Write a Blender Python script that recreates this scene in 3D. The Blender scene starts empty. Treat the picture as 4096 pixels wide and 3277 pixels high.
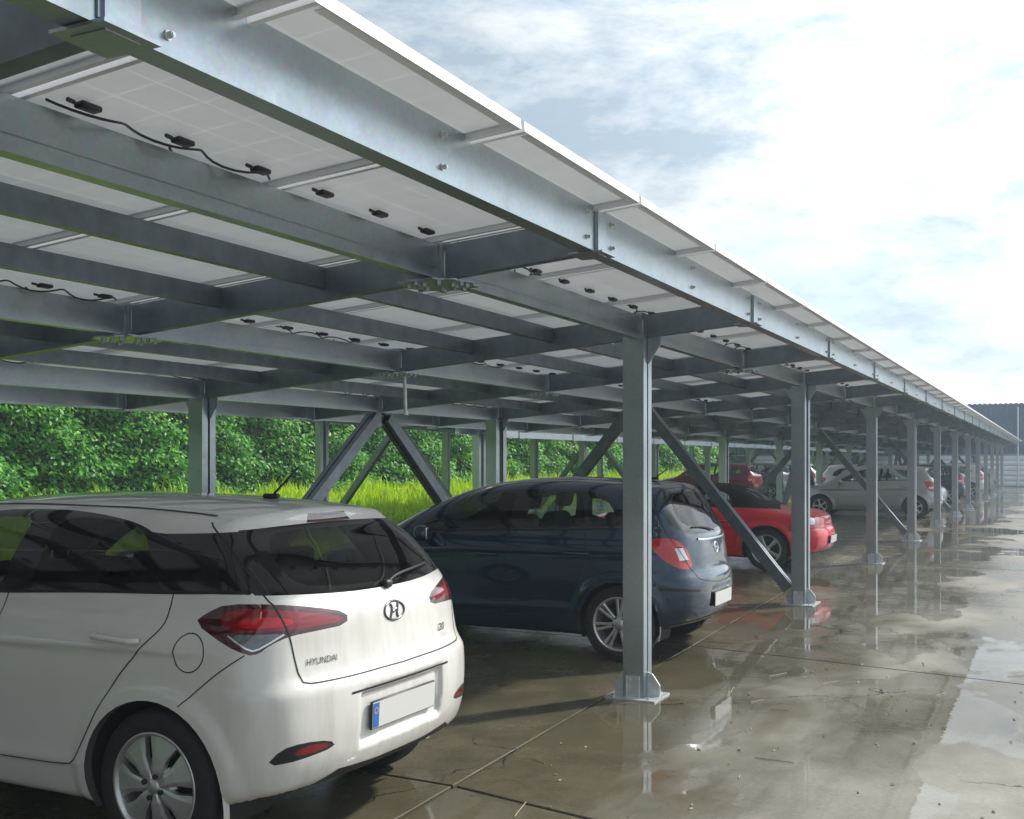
import bpy, bmesh, math, random
import numpy as np
from mathutils import Vector, Matrix, Quaternion
random.seed(7); rng = np.random.default_rng(11)
R = math.radians
scene = bpy.context.scene
col = scene.collection

# ---------------------------------------------------------------- camera
cam_d = bpy.data.cameras.new('camera'); cam = bpy.data.objects.new('camera', cam_d); col.objects.link(cam)
cam.location = (2.584, 0.0, 1.633)
cam.rotation_euler = (R(90), 0, R(26.191))
cam_d.sensor_width = 36.0; cam_d.lens = 36.0*4400/4096
cam_d.shift_y = 204.3/4096
cam_d.clip_start = 0.05; cam_d.clip_end = 3000
scene.camera = cam

# ---------------------------------------------------------------- sun, sky, exposure
SUN_AZ, SUN_EL = R(33), R(37)          # azimuth from +Y (along the rows) towards +X (the open yard)
sun_dir = Vector((math.sin(SUN_AZ)*math.cos(SUN_EL), math.cos(SUN_AZ)*math.cos(SUN_EL), math.sin(SUN_EL)))
sd = bpy.data.lights.new('sun', 'SUN'); sun = bpy.data.objects.new('sun', sd); col.objects.link(sun)
sd.energy = 2.5; sd.angle = R(3.0); sd.color = (1.0, 0.95, 0.87)
sun.rotation_euler = (-sun_dir).to_track_quat('-Z', 'Y').to_euler()
sun.location = (30, 30, 40)

world = bpy.data.worlds.new('World'); scene.world = world; world.use_nodes = True
nt = world.node_tree; nt.nodes.clear()
def N(t, tree=None, **kw):
    n = (tree or nt).nodes.new(t)
    for k, v in kw.items(): setattr(n, k, v)
    return n
def LK(a, b, tree=None): a.id_data.links.new(a, b)
out = N('ShaderNodeOutputWorld'); bg = N('ShaderNodeBackground'); LK(bg.outputs[0], out.inputs[0])
bg.inputs[1].default_value = 0.10
sky = N('ShaderNodeTexSky', sky_type='NISHITA', sun_disc=False, sun_elevation=SUN_EL, sun_rotation=SUN_AZ, altitude=120, air_density=1.0, dust_density=1.5, ozone_density=1.2)
tc = N('ShaderNodeTexCoord')
sep = N('ShaderNodeSeparateXYZ'); LK(tc.outputs['Generated'], sep.inputs[0])
def M(op, a, b=None, c=None, tree=None, clamp=False):
    n = N('ShaderNodeMath', tree, operation=op, use_clamp=clamp)
    for i, v in enumerate((a, b, c)):
        if v is None: continue
        if isinstance(v, (int, float)): n.inputs[i].default_value = v
        else: LK(v, n.inputs[i], tree)
    return n.outputs[0]
zc = M('ADD', M('MAXIMUM', sep.outputs[2], 0.0), 0.16)
cmb = N('ShaderNodeCombineXYZ')
LK(M('DIVIDE', sep.outputs[0], zc), cmb.inputs[0]); LK(M('DIVIDE', sep.outputs[1], zc), cmb.inputs[1])
def noise(vec, scale, detail, rough, tree=None, dist=0.0, dim=None):
    n = N('ShaderNodeTexNoise', tree)
    n.inputs['Scale'].default_value = scale; n.inputs['Detail'].default_value = detail
    n.inputs['Roughness'].default_value = rough; n.inputs['Distortion'].default_value = dist
    if vec is not None: LK(vec, n.inputs['Vector'], tree)
    return n.outputs['Fac']
def ramp(fac, stops, tree=None, interp='LINEAR'):
    n = N('ShaderNodeValToRGB', tree); e = n.color_ramp.elements; n.color_ramp.interpolation = interp
    while len(e) < len(stops): e.new(0.5)
    for el, (p, c) in zip(e, stops):
        el.position = p; el.color = (*c, 1) if len(c) == 3 else c
    LK(fac, n.inputs[0], tree)
    return n.outputs[0]
def mix(fac, a, b, tree=None, mode='MIX'):
    n = N('ShaderNodeMix', tree, data_type='RGBA', blend_type=mode)
    for i, v in ((0, fac), (6, a), (7, b)):
        if isinstance(v, (int, float)): n.inputs[i].default_value = v
        elif isinstance(v, tuple): n.inputs[i].default_value = (*v, 1)
        else: LK(v, n.inputs[i], tree)
    return n.outputs[2]
mapn = N('ShaderNodeMapping'); LK(tc.outputs['Generated'], mapn.inputs[0]); mapn.inputs['Location'].default_value = (3.1, 1.4, 0.3); mapn.inputs['Scale'].default_value = (1.0, 1.0, 2.6)
cov = ramp(noise(mapn.outputs[0], 2.2, 11, 0.62, dist=0.1), [(0.30, (0, 0, 0)), (0.50, (1, 1, 1))])
shade = ramp(noise(mapn.outputs[0], 5.2, 11, 0.66, dist=0.12), [(0.40, (5.4, 6.6, 7.7)), (0.60, (10.2, 10.6, 10.9))])
vd = N('ShaderNodeVectorMath', operation='DOT_PRODUCT'); LK(tc.outputs['Generated'], vd.inputs[0]); vd.inputs[1].default_value = sun_dir
glow = M('POWER', M('MAXIMUM', vd.outputs['Value'], 0.0), 5.0)        # thin cloud is brighter round the sun
cloud = mix(1.0, shade, mix(glow, (0.375, 0.385, 0.396), (1.55, 1.52, 1.47)), mode='MULTIPLY')
LK(mix(cov, sky.outputs[0], cloud), bg.inputs[0])

scene.view_settings.view_transform = 'Standard'; scene.view_settings.look = 'None'
scene.view_settings.exposure = 1.0; scene.view_settings.gamma = 1.0; scene.view_settings.use_curve_mapping = False
scene.render.engine = 'CYCLES'
scene.cycles.max_bounces = 8; scene.cycles.diffuse_bounces = 4; scene.cycles.glossy_bounces = 4
scene.cycles.transparent_max_bounces = 16; scene.cycles.caustics_reflective = True; scene.cycles.caustics_refractive = False
scene.cycles.sample_clamp_indirect = 6.0
try: scene.cycles.use_denoising = True
except Exception: pass

# ---------------------------------------------------------------- object helpers
def tag(o, label=None, cat=None, group=None, kind=None):
    if label: o['label'] = label
    if cat: o['category'] = cat
    if group: o['group'] = group
    if kind: o['kind'] = kind
    return o
def empty(name, loc=(0, 0, 0), rz=0.0):
    o = bpy.data.objects.new(name, None); col.objects.link(o); o.location = loc; o.rotation_euler = (0, 0, rz)
    o.empty_display_size = 0.2
    return o
def link(name, me, parent=None, loc=(0, 0, 0), rot=(0, 0, 0), scale=None):
    o = bpy.data.objects.new(name, me); col.objects.link(o)
    if parent is not None: o.parent = parent
    o.location = loc; o.rotation_euler = rot
    if scale: o.scale = scale
    return o
class MB:
    def __init__(s): s.v = []; s.f = []; s.m = []; s.sm = []
    def add(s, vs, fs, mi=0, smooth=False):
        b = len(s.v); s.v += [tuple(v) for v in vs]
        for f in fs: s.f.append([b+i for i in f]); s.m.append(mi); s.sm.append(smooth)
        return s
    def box(s, c, d, mi=0, rot=None):
        x, y, z = d[0]/2, d[1]/2, d[2]/2
        vs = [Vector(p) for p in ((-x,-y,-z),(x,-y,-z),(x,y,-z),(-x,y,-z),(-x,-y,z),(x,-y,z),(x,y,z),(-x,y,z))]
        if rot is not None: vs = [rot @ v for v in vs]
        vs = [v + Vector(c) for v in vs]
        return s.add(vs, [(0,3,2,1),(4,5,6,7),(0,1,5,4),(1,2,6,5),(2,3,7,6),(3,0,4,7)], mi)
    def rbox(s, c, d, r=0.03, mi=0, rot=None, seg=3):
        """box with rounded edges"""
        bm = bmesh.new(); bmesh.ops.create_cube(bm, size=1.0)
        bmesh.ops.scale(bm, vec=d, verts=bm.verts)
        bmesh.ops.bevel(bm, geom=bm.edges[:], offset=min(r, min(d)*0.49), segments=seg, affect='EDGES', profile=0.5)
        vs = [v.co.copy() for v in bm.verts]; fs = [[v.index for v in f.verts] for f in bm.faces]
        bm.free()
        if rot is not None: vs = [rot @ v for v in vs]
        return s.add([v + Vector(c) for v in vs], fs, mi, True)
    def prism(s, poly, p0, p1, up=(0, 0, 1), mi=0, caps=True):
        """2D outline (u across, v up) swept from p0 to p1"""
        p0 = Vector(p0); p1 = Vector(p1); d = (p1-p0).normalized(); up = Vector(up)
        u = d.cross(up).normalized(); w = up if abs(d.dot(up)) < 0.3 else u.cross(d).normalized()
        n = len(poly)
        vs = [p0 + u*a + w*b for a, b in poly] + [p1 + u*a + w*b for a, b in poly]
        fs = [(i, (i+1) % n, n+(i+1) % n, n+i) for i in range(n)]
        if caps: fs += [tuple(range(n))[::-1], tuple(range(n, 2*n))]
        return s.add(vs, fs, mi)
    def lathe(s, prof, n=32, axis='z', c=(0, 0, 0), mi=0, smooth=True):
        """profile (radius, height) turned round an axis"""
        vs = []; c = Vector(c)
        for i in range(n):
            a = 2*math.pi*i/n
            for r, h in prof:
                p = {'z': (r*math.cos(a), r*math.sin(a), h), 'y': (r*math.cos(a), h, r*math.sin(a)), 'x': (h, r*math.cos(a), r*math.sin(a))}[axis]
                vs.append(c + Vector(p))
        k = len(prof)
        fs = [(i*k+j, ((i+1) % n)*k+j, ((i+1) % n)*k+j+1, i*k+j+1) for i in range(n) for j in range(k-1)]
        return s.add(vs, fs, mi, smooth)
    def cyl(s, p0, p1, r, n=10, mi=0, r1=None, smooth=True):
        p0 = Vector(p0); p1 = Vector(p1); d = (p1-p0).normalized(); r1 = r if r1 is None else r1
        a = d.orthogonal().normalized(); b = d.cross(a)
        vs = [p0 + (a*math.cos(t)+b*math.sin(t))*r for t in [2*math.pi*i/n for i in range(n)]] + [p1 + (a*math.cos(t)+b*math.sin(t))*r1 for t in [2*math.pi*i/n for i in range(n)]]
        s.add(vs, [(i, (i+1) % n, n+(i+1) % n, n+i) for i in range(n)], mi, smooth)
        return s.add(vs, [tuple(range(n))[::-1], tuple(range(n, 2*n))], mi)
    def tube(s, pts, r, n=6, mi=0):
        pts = [Vector(p) for p in pts]; vs = []
        for i, p in enumerate(pts):
            d = (pts[min(i+1, len(pts)-1)] - pts[max(i-1, 0)]).normalized()
            a = d.cross(Vector((0.31, 0.22, 0.93))).normalized(); b = d.cross(a)
            vs += [p + (a*math.cos(t)+b*math.sin(t))*r for t in [2*math.pi*k/n for k in range(n)]]
        fs = [(i*n+k, i*n+(k+1) % n, (i+1)*n+(k+1) % n, (i+1)*n+k) for i in range(len(pts)-1) for k in range(n)]
        return s.add(vs, fs, mi, True)
    def mesh(s, mats, name='mesh'):
        me = bpy.data.meshes.new(name); me.from_pydata(s.v, [], s.f)
        for m in (mats if isinstance(mats, (list, tuple)) else [mats]): me.materials.append(m)
        me.polygons.foreach_set('material_index', s.m); me.polygons.foreach_set('use_smooth', s.sm)
        bm = bmesh.new(); bm.from_mesh(me); bmesh.ops.recalc_face_normals(bm, faces=bm.faces[:]); bm.to_mesh(me); bm.free()
        me.update()
        return me
    def build(s, name, mats, parent=None, **kw): return link(name, s.mesh(mats, name), parent, **kw)

# ---------------------------------------------------------------- materials
def mat(name):
    m = bpy.data.materials.new(name); m.use_nodes = True
    t = m.node_tree; b = t.nodes['Principled BSDF']
    return m, t, b
def simple(name, c, rough=0.5, metal=0.0, coat=0.0, spec=0.5, var=0.0, scale=6.0, bump=0.0, bscale=60.0):
    m, t, b = mat(name)
    b.inputs['Base Color'].default_value = (*c, 1); b.inputs['Roughness'].default_value = rough; b.inputs['Metallic'].default_value = metal
    b.inputs['Coat Weight'].default_value = coat; b.inputs['Coat Roughness'].default_value = 0.05; b.inputs['Specular IOR Level'].default_value = spec
    if var:
        g = N('ShaderNodeNewGeometry', t)
        f = noise(g.outputs['Position'], scale, 6, 0.6, t)
        LK(ramp(f, [(0.3, tuple(x*(1-var) for x in c)), (0.7, tuple(min(1, x*(1+var)) for x in c))], t), b.inputs['Base Color'], t)
    if bump:
        g = N('ShaderNodeNewGeometry', t); bp = N('ShaderNodeBump', t); bp.inputs['Strength'].default_value = bump; bp.inputs['Distance'].default_value = 0.01
        LK(noise(g.outputs['Position'], bscale, 4, 0.6, t), bp.inputs['Height'], t); LK(bp.outputs[0], b.inputs['Normal'], t)
    return m

# galvanised steel: dull zinc with spangle and faint streaks
m_galv, t, b = mat('galvanised_steel')
g = N('ShaderNodeNewGeometry', t)
f1 = noise(g.outputs['Position'], 3.0, 6, 0.6, t); f2 = N('ShaderNodeTexVoronoi', t); f2.inputs['Scale'].default_value = 70
LK(g.outputs['Position'], f2.inputs['Vector'], t)
LK(mix(0.12, ramp(f1, [(0.3, (0.37, 0.42, 0.455)), (0.7, (0.44, 0.49, 0.52))], t), f2.outputs['Color'], t, 'SOFT_LIGHT'), b.inputs['Base Color'], t)
b.inputs['Metallic'].default_value = 0.92
LK(ramp(noise(g.outputs['Position'], 9.0, 5, 0.6, t), [(0.3, (0.29,)*3), (0.75, (0.40,)*3)], t), b.inputs['Roughness'], t)
m_galv_bright = simple('new_zinc_plate', (0.66, 0.69, 0.70), 0.38, 0.6, var=0.15, scale=20)
m_bolt = simple('bolt_steel', (0.62, 0.63, 0.62), 0.3, 0.8)
m_alu = simple('panel_frame_aluminium', (0.72, 0.73, 0.74), 0.35, 0.5)
m_black = simple('black_plastic', (0.012, 0.012, 0.013), 0.45)
m_cable = simple('cable_sheath', (0.01, 0.01, 0.011), 0.4)

# panel back: white backsheet with the faint grid of the cells behind it
m_back = bpy.data.materials.new('panel_laminate'); m_back.use_nodes = True; t = m_back.node_tree; t.nodes.clear()
uv = N('ShaderNodeTexCoord', t); sp_ = N('ShaderNodeSeparateXYZ', t); LK(uv.outputs['Object'], sp_.inputs[0])
def stripes(o, period, w, tree):
    q = M('FRACT', M('DIVIDE', M('ADD', o, 10.0, tree=tree), period, tree=tree), tree=tree)
    return M('LESS_THAN', M('ABSOLUTE', M('SUBTRACT', q, 0.5, tree=tree), tree=tree), w, tree=tree)
ln = M('MAXIMUM', stripes(sp_.outputs[0], 0.162, 0.022, t), stripes(sp_.outputs[1], 0.187, 0.022, t), tree=t)
gg = N('ShaderNodeNewGeometry', t)
basec = ramp(noise(gg.outputs['Position'], 1.3, 5, 0.6, t), [(0.3, (0.62, 0.63, 0.625)), (0.7, (0.80, 0.805, 0.80))], t)
di = N('ShaderNodeBsdfPrincipled', t); LK(basec, di.inputs['Base Color'], t); di.inputs['Roughness'].default_value = 0.4
tl = N('ShaderNodeBsdfTranslucent', t); tl.inputs[0].default_value = (0.90, 0.95, 1.0, 1)
mb_ = N('ShaderNodeMixShader', t); LK(mix(ln, (0.115,)*3, (0.155,)*3, t), mb_.inputs[0], t)        # light leaks between the cells
LK(di.outputs[0], mb_.inputs[1], t); LK(tl.outputs[0], mb_.inputs[2], t)
fg = N('ShaderNodeBsdfPrincipled', t); LK(mix(ln, (0.008, 0.012, 0.03), (0.12, 0.125, 0.13), t), fg.inputs['Base Color'], t); fg.inputs['Roughness'].default_value = 0.06
mf_ = N('ShaderNodeMixShader', t); mf_.inputs[0].default_value = 0.1; LK(fg.outputs[0], mf_.inputs[1], t); LK(tl.outputs[0], mf_.inputs[2], t)
ms_ = N('ShaderNodeMixShader', t); LK(gg.outputs['Backfacing'], ms_.inputs[0], t); LK(mf_.outputs[0], ms_.inputs[1], t); LK(mb_.outputs[0], ms_.inputs[2], t)    # glass side up, white side down
mo_ = N('ShaderNodeOutputMaterial', t); LK(ms_.outputs[0], mo_.inputs[0], t)

# wet concrete: brown-grey slabs with standing water
m_conc, t, b = mat('wet_concrete')
g = N('ShaderNodeNewGeometry', t); pos = g.outputs['Position']
mp = N('ShaderNodeMapping', t); LK(pos, mp.inputs[0]); mp.inputs['Scale'].default_value = (1.0, 0.55, 1.0)
big = noise(mp.outputs[0], 0.55, 5, 0.55, t, dist=0.15)
mid = noise(pos, 2.2, 8, 0.65, t); fine = noise(pos, 38, 6, 0.7, t)
sx = N('ShaderNodeSeparateXYZ', t); LK(pos, sx.inputs[0])
bay = ramp(M('MULTIPLY_ADD', sx.outputs[0], 0.8, 0.75, tree=t), [(0.0, (1,)*3), (0.55, (0,)*3)], t)      # dusty, sheltered bays
# the roof edge drips along the columns; further out the yard is drying
v_ = M('ADD', M('MULTIPLY', M('SUBTRACT', big, 0.5, tree=t), 6.0, tree=t), M('MULTIPLY_ADD', sx.outputs[0], -0.36, 1.30, tree=t), tree=t)
v_ = M('ADD', v_, M('MULTIPLY', M('SUBTRACT', mid, 0.5, tree=t), 1.0, tree=t), tree=t)
wet = M('MAXIMUM', ramp(v_, [(0.0, (0,)*3), (1.0, (1,)*3)], t), bay, tree=t)
crack = N('ShaderNodeTexVoronoi', t, feature='DISTANCE_TO_EDGE'); crack.inputs['Scale'].default_value = 0.42
wv = N('ShaderNodeVectorMath', t, operation='ADD'); nz_ = N('ShaderNodeTexNoise', t); nz_.inputs['Scale'].default_value = 1.6; nz_.inputs['Detail'].default_value = 6; LK(pos, nz_.inputs['Vector'], t)
LK(pos, wv.inputs[0], t); LK(nz_.outputs['Color'], wv.inputs[1], t); LK(wv.outputs[0], crack.inputs['Vector'], t)
crk = M('MULTIPLY', M('LESS_THAN', crack.outputs['Distance'], 0.0022, tree=t), M('GREATER_THAN', noise(pos, 0.35, 2, 0.5, t), 0.5, tree=t), tree=t)
dryc = mix(0.45, ramp(mid, [(0.3, (0.20, 0.188, 0.155)), (0.7, (0.34, 0.325, 0.28))], t), ramp(fine, [(0.3, (0.19, 0.18, 0.15)), (0.7, (0.36, 0.345, 0.30))], t), t)
wetc = mix(0.4, ramp(mid, [(0.28, (0.06, 0.053, 0.033)), (0.72, (0.145, 0.128, 0.084))], t), ramp(fine, [(0.3, (0.06, 0.053, 0.035)), (0.7, (0.14, 0.124, 0.085))], t), t)
stain = ramp(noise(pos, 0.9, 6, 0.65, t, dist=0.2), [(0.50, (0,)*3), (0.72, (1,)*3)], t)
colr = mix(M('MULTIPLY', stain, 0.35, tree=t), mix(wet, dryc, wetc, t), (0.05, 0.042, 0.026), t)
LK(mix(crk, colr, (0.02, 0.018, 0.014), t), b.inputs['Base Color'], t)
pv_ = M('ADD', M('MULTIPLY_ADD', M('ABSOLUTE', M('SUBTRACT', sx.outputs[0], 0.5, tree=t), tree=t), -0.46, 0.58, tree=t), M('MULTIPLY', M('SUBTRACT', noise(mp.outputs[0], 0.75, 5, 0.5, t, dist=0.1), 0.5, tree=t), 7.0, tree=t), tree=t)
pud = M('MULTIPLY', ramp(pv_, [(0.05, (0,)*3), (0.28, (1,)*3)], t), M('SUBTRACT', 1.0, bay, tree=t), tree=t)
LK(mix(pud, mix(wet, (0.62,)*3, ramp(mid, [(0.3, (0.13,)*3), (0.7, (0.34,)*3)], t), t), (0.022,)*3, t), b.inputs['Roughness'], t)
b.inputs['IOR'].default_value = 1.33
bp = N('ShaderNodeBump', t); bp.inputs['Distance'].default_value = 0.006
LK(M('MULTIPLY_ADD', M('SUBTRACT', 1.0, pud, tree=t), 0.30, 0.16, tree=t), bp.inputs['Strength'], t)
rip = noise(pos, 3.2, 4, 0.6, t)
LK(mix(pud, mix(0.5, mid, fine, t), rip, t), bp.inputs['Height'], t); LK(bp.outputs[0], b.inputs['Normal'], t)
m_joint = simple('joint_filler', (0.035, 0.03, 0.024), 0.6, var=0.4, scale=9)
m_soil = simple('grass_soil', (0.055, 0.075, 0.02), 0.9, var=0.4, scale=2.0)

def leafmat(name, stops, trans=0.35, rough=0.5, tcol=(0.25, 0.42, 0.03)):
    m = bpy.data.materials.new(name); m.use_nodes = True; t = m.node_tree; t.nodes.clear()
    o = N('ShaderNodeOutputMaterial', t); d = N('ShaderNodeBsdfPrincipled', t); tr = N('ShaderNodeBsdfTranslucent', t); mx = N('ShaderNodeMixShader', t)
    g = N('ShaderNodeNewGeometry', t)
    c = ramp(g.outputs['Random Per Island'], stops, t)
    LK(c, d.inputs['Base Color'], t); d.inputs['Roughness'].default_value = rough; d.inputs['Specular IOR Level'].default_value = 0.35
    LK(mix(0.5, c, tcol, t), tr.inputs[0], t)
    mx.inputs[0].default_value = trans
    LK(d.outputs[0], mx.inputs[1], t); LK(tr.outputs[0], mx.inputs[2], t); LK(mx.outputs[0], o.inputs[0], t)
    return m
m_leaf = leafmat('hedge_leaf', [(0.0, (0.04, 0.15, 0.03)), (0.5, (0.11, 0.38, 0.05)), (0.85, (0.19, 0.52, 0.055)), (1.0, (0.30, 0.58, 0.07))], 0.5, 0.4, (0.20, 0.50, 0.04))
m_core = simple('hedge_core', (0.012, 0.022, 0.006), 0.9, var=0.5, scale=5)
m_bark = simple('bark', (0.06, 0.045, 0.03), 0.85, var=0.3, scale=12)
m_grass = leafmat('grass_blade', [(0.0, (0.14, 0.34, 0.02)), (0.35, (0.32, 0.58, 0.02)), (0.7, (0.46, 0.68, 0.025)), (0.92, (0.56, 0.70, 0.05)), (1.0, (0.42, 0.36, 0.14))], 0.5, 0.55, (0.66, 0.88, 0.01))

# ================================================================ THE SETTING
gm = MB(); gm.add([(-600,-300,-.034),(600,-300,-.034),(600,1200,-.034),(-600,1200,-.034)], [(0,1,2,3)])
ground = tag(gm.build('ground', m_conc), kind='structure')

# concrete slabs with open joints (each slab its own piece of the yard)
def edge_x(y): return -0.10 - 0.033*(min(y, 20.0) - 4.4)
def joint_y(k, x): return 0.25 + 4.55*k - 0.21*max(-1.0, min(x, 6.0))
yard = tag(MB().add([(-5.4,-9,-.024),(16,-9,-.026),(16,78,-.026),(-5.4,78,-.026)], [(0,1,2,3)]).build('yard', m_joint), kind='structure')
G = 0.011
for k in range(-2, 17):
    for j in range(4):
        def cx(y): return (-5.4, edge_x(y), edge_x(y)+4.9, edge_x(y)+9.8, edge_x(y)+14.7)
        pts = []
        for (jj, kk, sx_, sy_) in ((j, k, 1, 1), (j+1, k, -1, 1), (j+1, k+1, -1, -1), (j, k+1, 1, -1)):
            y0 = 0.25 + 4.55*kk; x = cx(y0)[jj]; y = joint_y(kk, x)
            pts.append((x + sx_*G, y + sy_*G))
        dz = rng.normal(0, 0.0012)
        bvl = 0.003
        cxm = sum(p[0] for p in pts)/4; cym = sum(p[1] for p in pts)/4
        top = [(p[0]+bvl*np.sign(cxm-p[0]), p[1]+bvl*np.sign(cym-p[1]), dz) for p in pts]
        rim = [(p[0], p[1], dz-bvl) for p in pts]; bot = [(p[0], p[1], -0.03) for p in pts]
        sm_ = MB().add(top+rim+bot, [(0,1,2,3)] + [(4+i, 4+(i+1) % 4, (i+1) % 4, i) for i in range(4)] + [(8+i, 8+(i+1) % 4, 4+(i+1) % 4, 4+i) for i in range(4)])
        sm_.build('concrete_slab', m_conc, yard)

# grassy ground behind the bays, rising to a low bank under the hedge
def bank_z(x, y):
    s = np.clip((-13.0 - x)/3.2, 0, 1); s = s*s*(3-2*s)
    return 0.62*s*(0.75 + 0.25*np.clip((y-15)/15, 0, 1)) + 0.02*np.sin(x*1.3)*np.cos(y*0.9)
xs = np.concatenate([np.linspace(-5.42, -13, 12), np.linspace(-13.4, -18, 14), np.array([-30., -120., -600.])]); ys = np.concatenate([np.array([-300., -60.]), np.linspace(-10, 80, 61), np.array([200., 1200.])])
vs = [(x, y, float(bank_z(x, y)) + 0.006) for x in xs for y in ys]
ny = len(ys)
fs = [(i*ny+j, i*ny+j+1, (i+1)*ny+j+1, (i+1)*ny+j) for i in range(len(xs)-1) for j in range(ny-1)]
gb = MB(); gb.add(vs, fs, 0, True); tag(gb.build('grass_bank', m_soil), kind='structure')
# paved strip under the second carport
pv = MB(); pv.box((-9.85, 49.5, 0.0), (6.5, 61, 0.09)); tag(pv.build('rear_bay_pavement', m_conc), kind='structure')

# tall grass (nobody could count it)
def blades(n, xr, yr, hr, w, keep=None):
    x = rng.uniform(*xr, n); y = rng.uniform(*yr, n)
    if keep is not None:
        k = keep(x, y); x = x[k]; y = y[k]; n = len(x)
    z = bank_z(x, y) - 0.02
    hgt = rng.uniform(*hr, n)*(0.35+0.9*(0.5+0.5*np.sin(x*2.1+1.3*np.sin(y*1.7)))*(0.6+0.4*np.sin(y*3.1+x*0.7)))*rng.choice([1,1,1,1.45],n)
    a = rng.uniform(0, 2*np.pi, n); ww = w*rng.uniform(0.6, 1.4, n)
    bx = np.cos(a)*ww; by = np.sin(a)*ww
    b2 = rng.uniform(0, 2*np.pi, n); lean = hgt*rng.uniform(0.05, 0.5, n)
    lx = np.cos(b2)*lean; ly = np.sin(b2)*lean
    V = np.zeros((n, 5, 3))
    V[:, 0] = np.stack([x-bx, y-by, z], 1); V[:, 1] = np.stack([x+bx, y+by, z], 1)
    V[:, 2] = np.stack([x+bx*.8+lx*.35, y+by*.8+ly*.35, z+hgt*.6], 1); V[:, 3] = np.stack([x-bx*.8+lx*.35, y-by*.8+ly*.35, z+hgt*.6], 1)
    V[:, 4] = np.stack([x+lx, y+ly, z+hgt], 1)
    return V
def mesh_from(name, V, facepat, mats, smooth=False):
    n, k, _ = V.shape
    me = bpy.data.meshes.new(name)
    faces = []; base = np.arange(n)*k
    me.vertices.add(n*k); me.vertices.foreach_set('co', V.reshape(-1).astype(np.float32))
    loops = np.concatenate([ (base[:, None] + np.array(p)[None, :]) for p in facepat], 1).reshape(-1)
    tot = np.tile(np.array([len(p) for p in facepat]), n)
    start = np.concatenate([[0], np.cumsum(tot)[:-1]])
    me.loops.add(len(loops)); me.loops.foreach_set('vertex_index', loops.astype(np.int32))
    me.polygons.add(len(tot)); me.polygons.foreach_set('loop_start', start.astype(np.int32)); me.polygons.foreach_set('loop_total', tot.astype(np.int32))
    me.materials.append(mats); me.update(calc_edges=True); me.validate()
    return me
keep = lambda x, y: ~((x > -13.05) & (x < -6.6) & (y > 19.0))
Vg = np.concatenate([blades(64000, (-17.2, -12.0), (6, 75), (0.22, 0.50), 0.016, keep), blades(30000, (-12.9, -5.45), (3, 20), (0.10, 0.34), 0.010, keep), blades(9000, (-6.6, -5.45), (19, 75), (0.06, 0.22), 0.010, keep)])
o = link('tall_grass', mesh_from('tall_grass', Vg, [(0,1,2,3), (3,2,4)], m_grass)); tag(o, 'bright yellow-green tall grass below the hedge', 'grass', kind='stuff')

# hedge: many leaves over an uneven face
hedge = empty('hedge', (-17.4, 40, 0.5)); tag(hedge, 'tall dense green hedge of drooping leaves behind the grass', 'hedge')
def hedge_face(y, z): return 0.35*np.sin(y*0.9+1.7*np.sin(z*1.1)) + 0.25*np.sin(y*2.3+z*1.9) + 0.16*np.sin(z*4.2+y*1.3) + 0.22*np.sin(y*0.31)
nl = 150000
ly_ = np.where(rng.random(nl) < .12, -42 + 52*rng.random(nl), 10 + 80*rng.random(nl)**1.35); lz = rng.uniform(0.35, 4.9, nl)
row = np.sin(lz*9.0 + 1.4*np.sin(ly_*0.8) + 0.7*np.sin(ly_*2.7))
lx_ = -17.6 + hedge_face(ly_, lz)*0.55 + rng.uniform(-0.55, 0.12, nl) + 0.10*row
top = 4.5 + 0.35*np.sin(ly_*0.7) + 0.2*np.sin(ly_*2.9)
kp = lz < top; lx_, ly_, lz = lx_[kp], ly_[kp], lz[kp]; nl = len(lz)
size = rng.uniform(0.08, 0.17, nl)*np.where(ly_ < 10, 1.7, 1+0.006*ly_)
dirv = np.stack([rng.uniform(0.15, 0.9, nl), rng.normal(0, 0.75, nl), rng.uniform(-0.9, 0.15, nl)], 1); dirv /= np.linalg.norm(dirv, axis=1)[:, None]
upv = np.stack([rng.uniform(0.2, 1.0, nl), rng.normal(0, 0.45, nl), rng.uniform(0.3, 1.0, nl)], 1)
sidev = np.cross(dirv, upv); sidev /= np.linalg.norm(sidev, axis=1)[:, None]
nrm = np.cross(sidev, dirv)
c0 = np.stack([lx_, ly_, lz], 1)
S_ = size[:, None]
Vl = np.stack([c0, c0+dirv*S_*.45+sidev*S_*.30+nrm*S_*.07, c0+dirv*S_+nrm*S_*(-.10), c0+dirv*S_*.45-sidev*S_*.30+nrm*S_*.07], 1)
fo = link('foliage', mesh_from('foliage', Vl - np.array([-17.4, 40, 0.5]), [(0,1,2), (0,2,3)], m_leaf), hedge)
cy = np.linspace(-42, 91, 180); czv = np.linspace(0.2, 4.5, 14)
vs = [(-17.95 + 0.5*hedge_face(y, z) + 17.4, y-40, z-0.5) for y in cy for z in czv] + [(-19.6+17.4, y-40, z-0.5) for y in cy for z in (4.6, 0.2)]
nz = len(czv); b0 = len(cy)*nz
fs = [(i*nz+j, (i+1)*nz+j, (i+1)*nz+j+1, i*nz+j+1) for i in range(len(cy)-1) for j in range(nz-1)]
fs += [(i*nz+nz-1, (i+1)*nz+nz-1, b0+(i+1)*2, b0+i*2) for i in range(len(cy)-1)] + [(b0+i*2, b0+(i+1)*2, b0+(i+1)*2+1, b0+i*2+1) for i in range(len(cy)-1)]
cm = MB(); cm.add(vs, fs, 0, True); cm.build('shaded_twigs', m_core, hedge)
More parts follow.
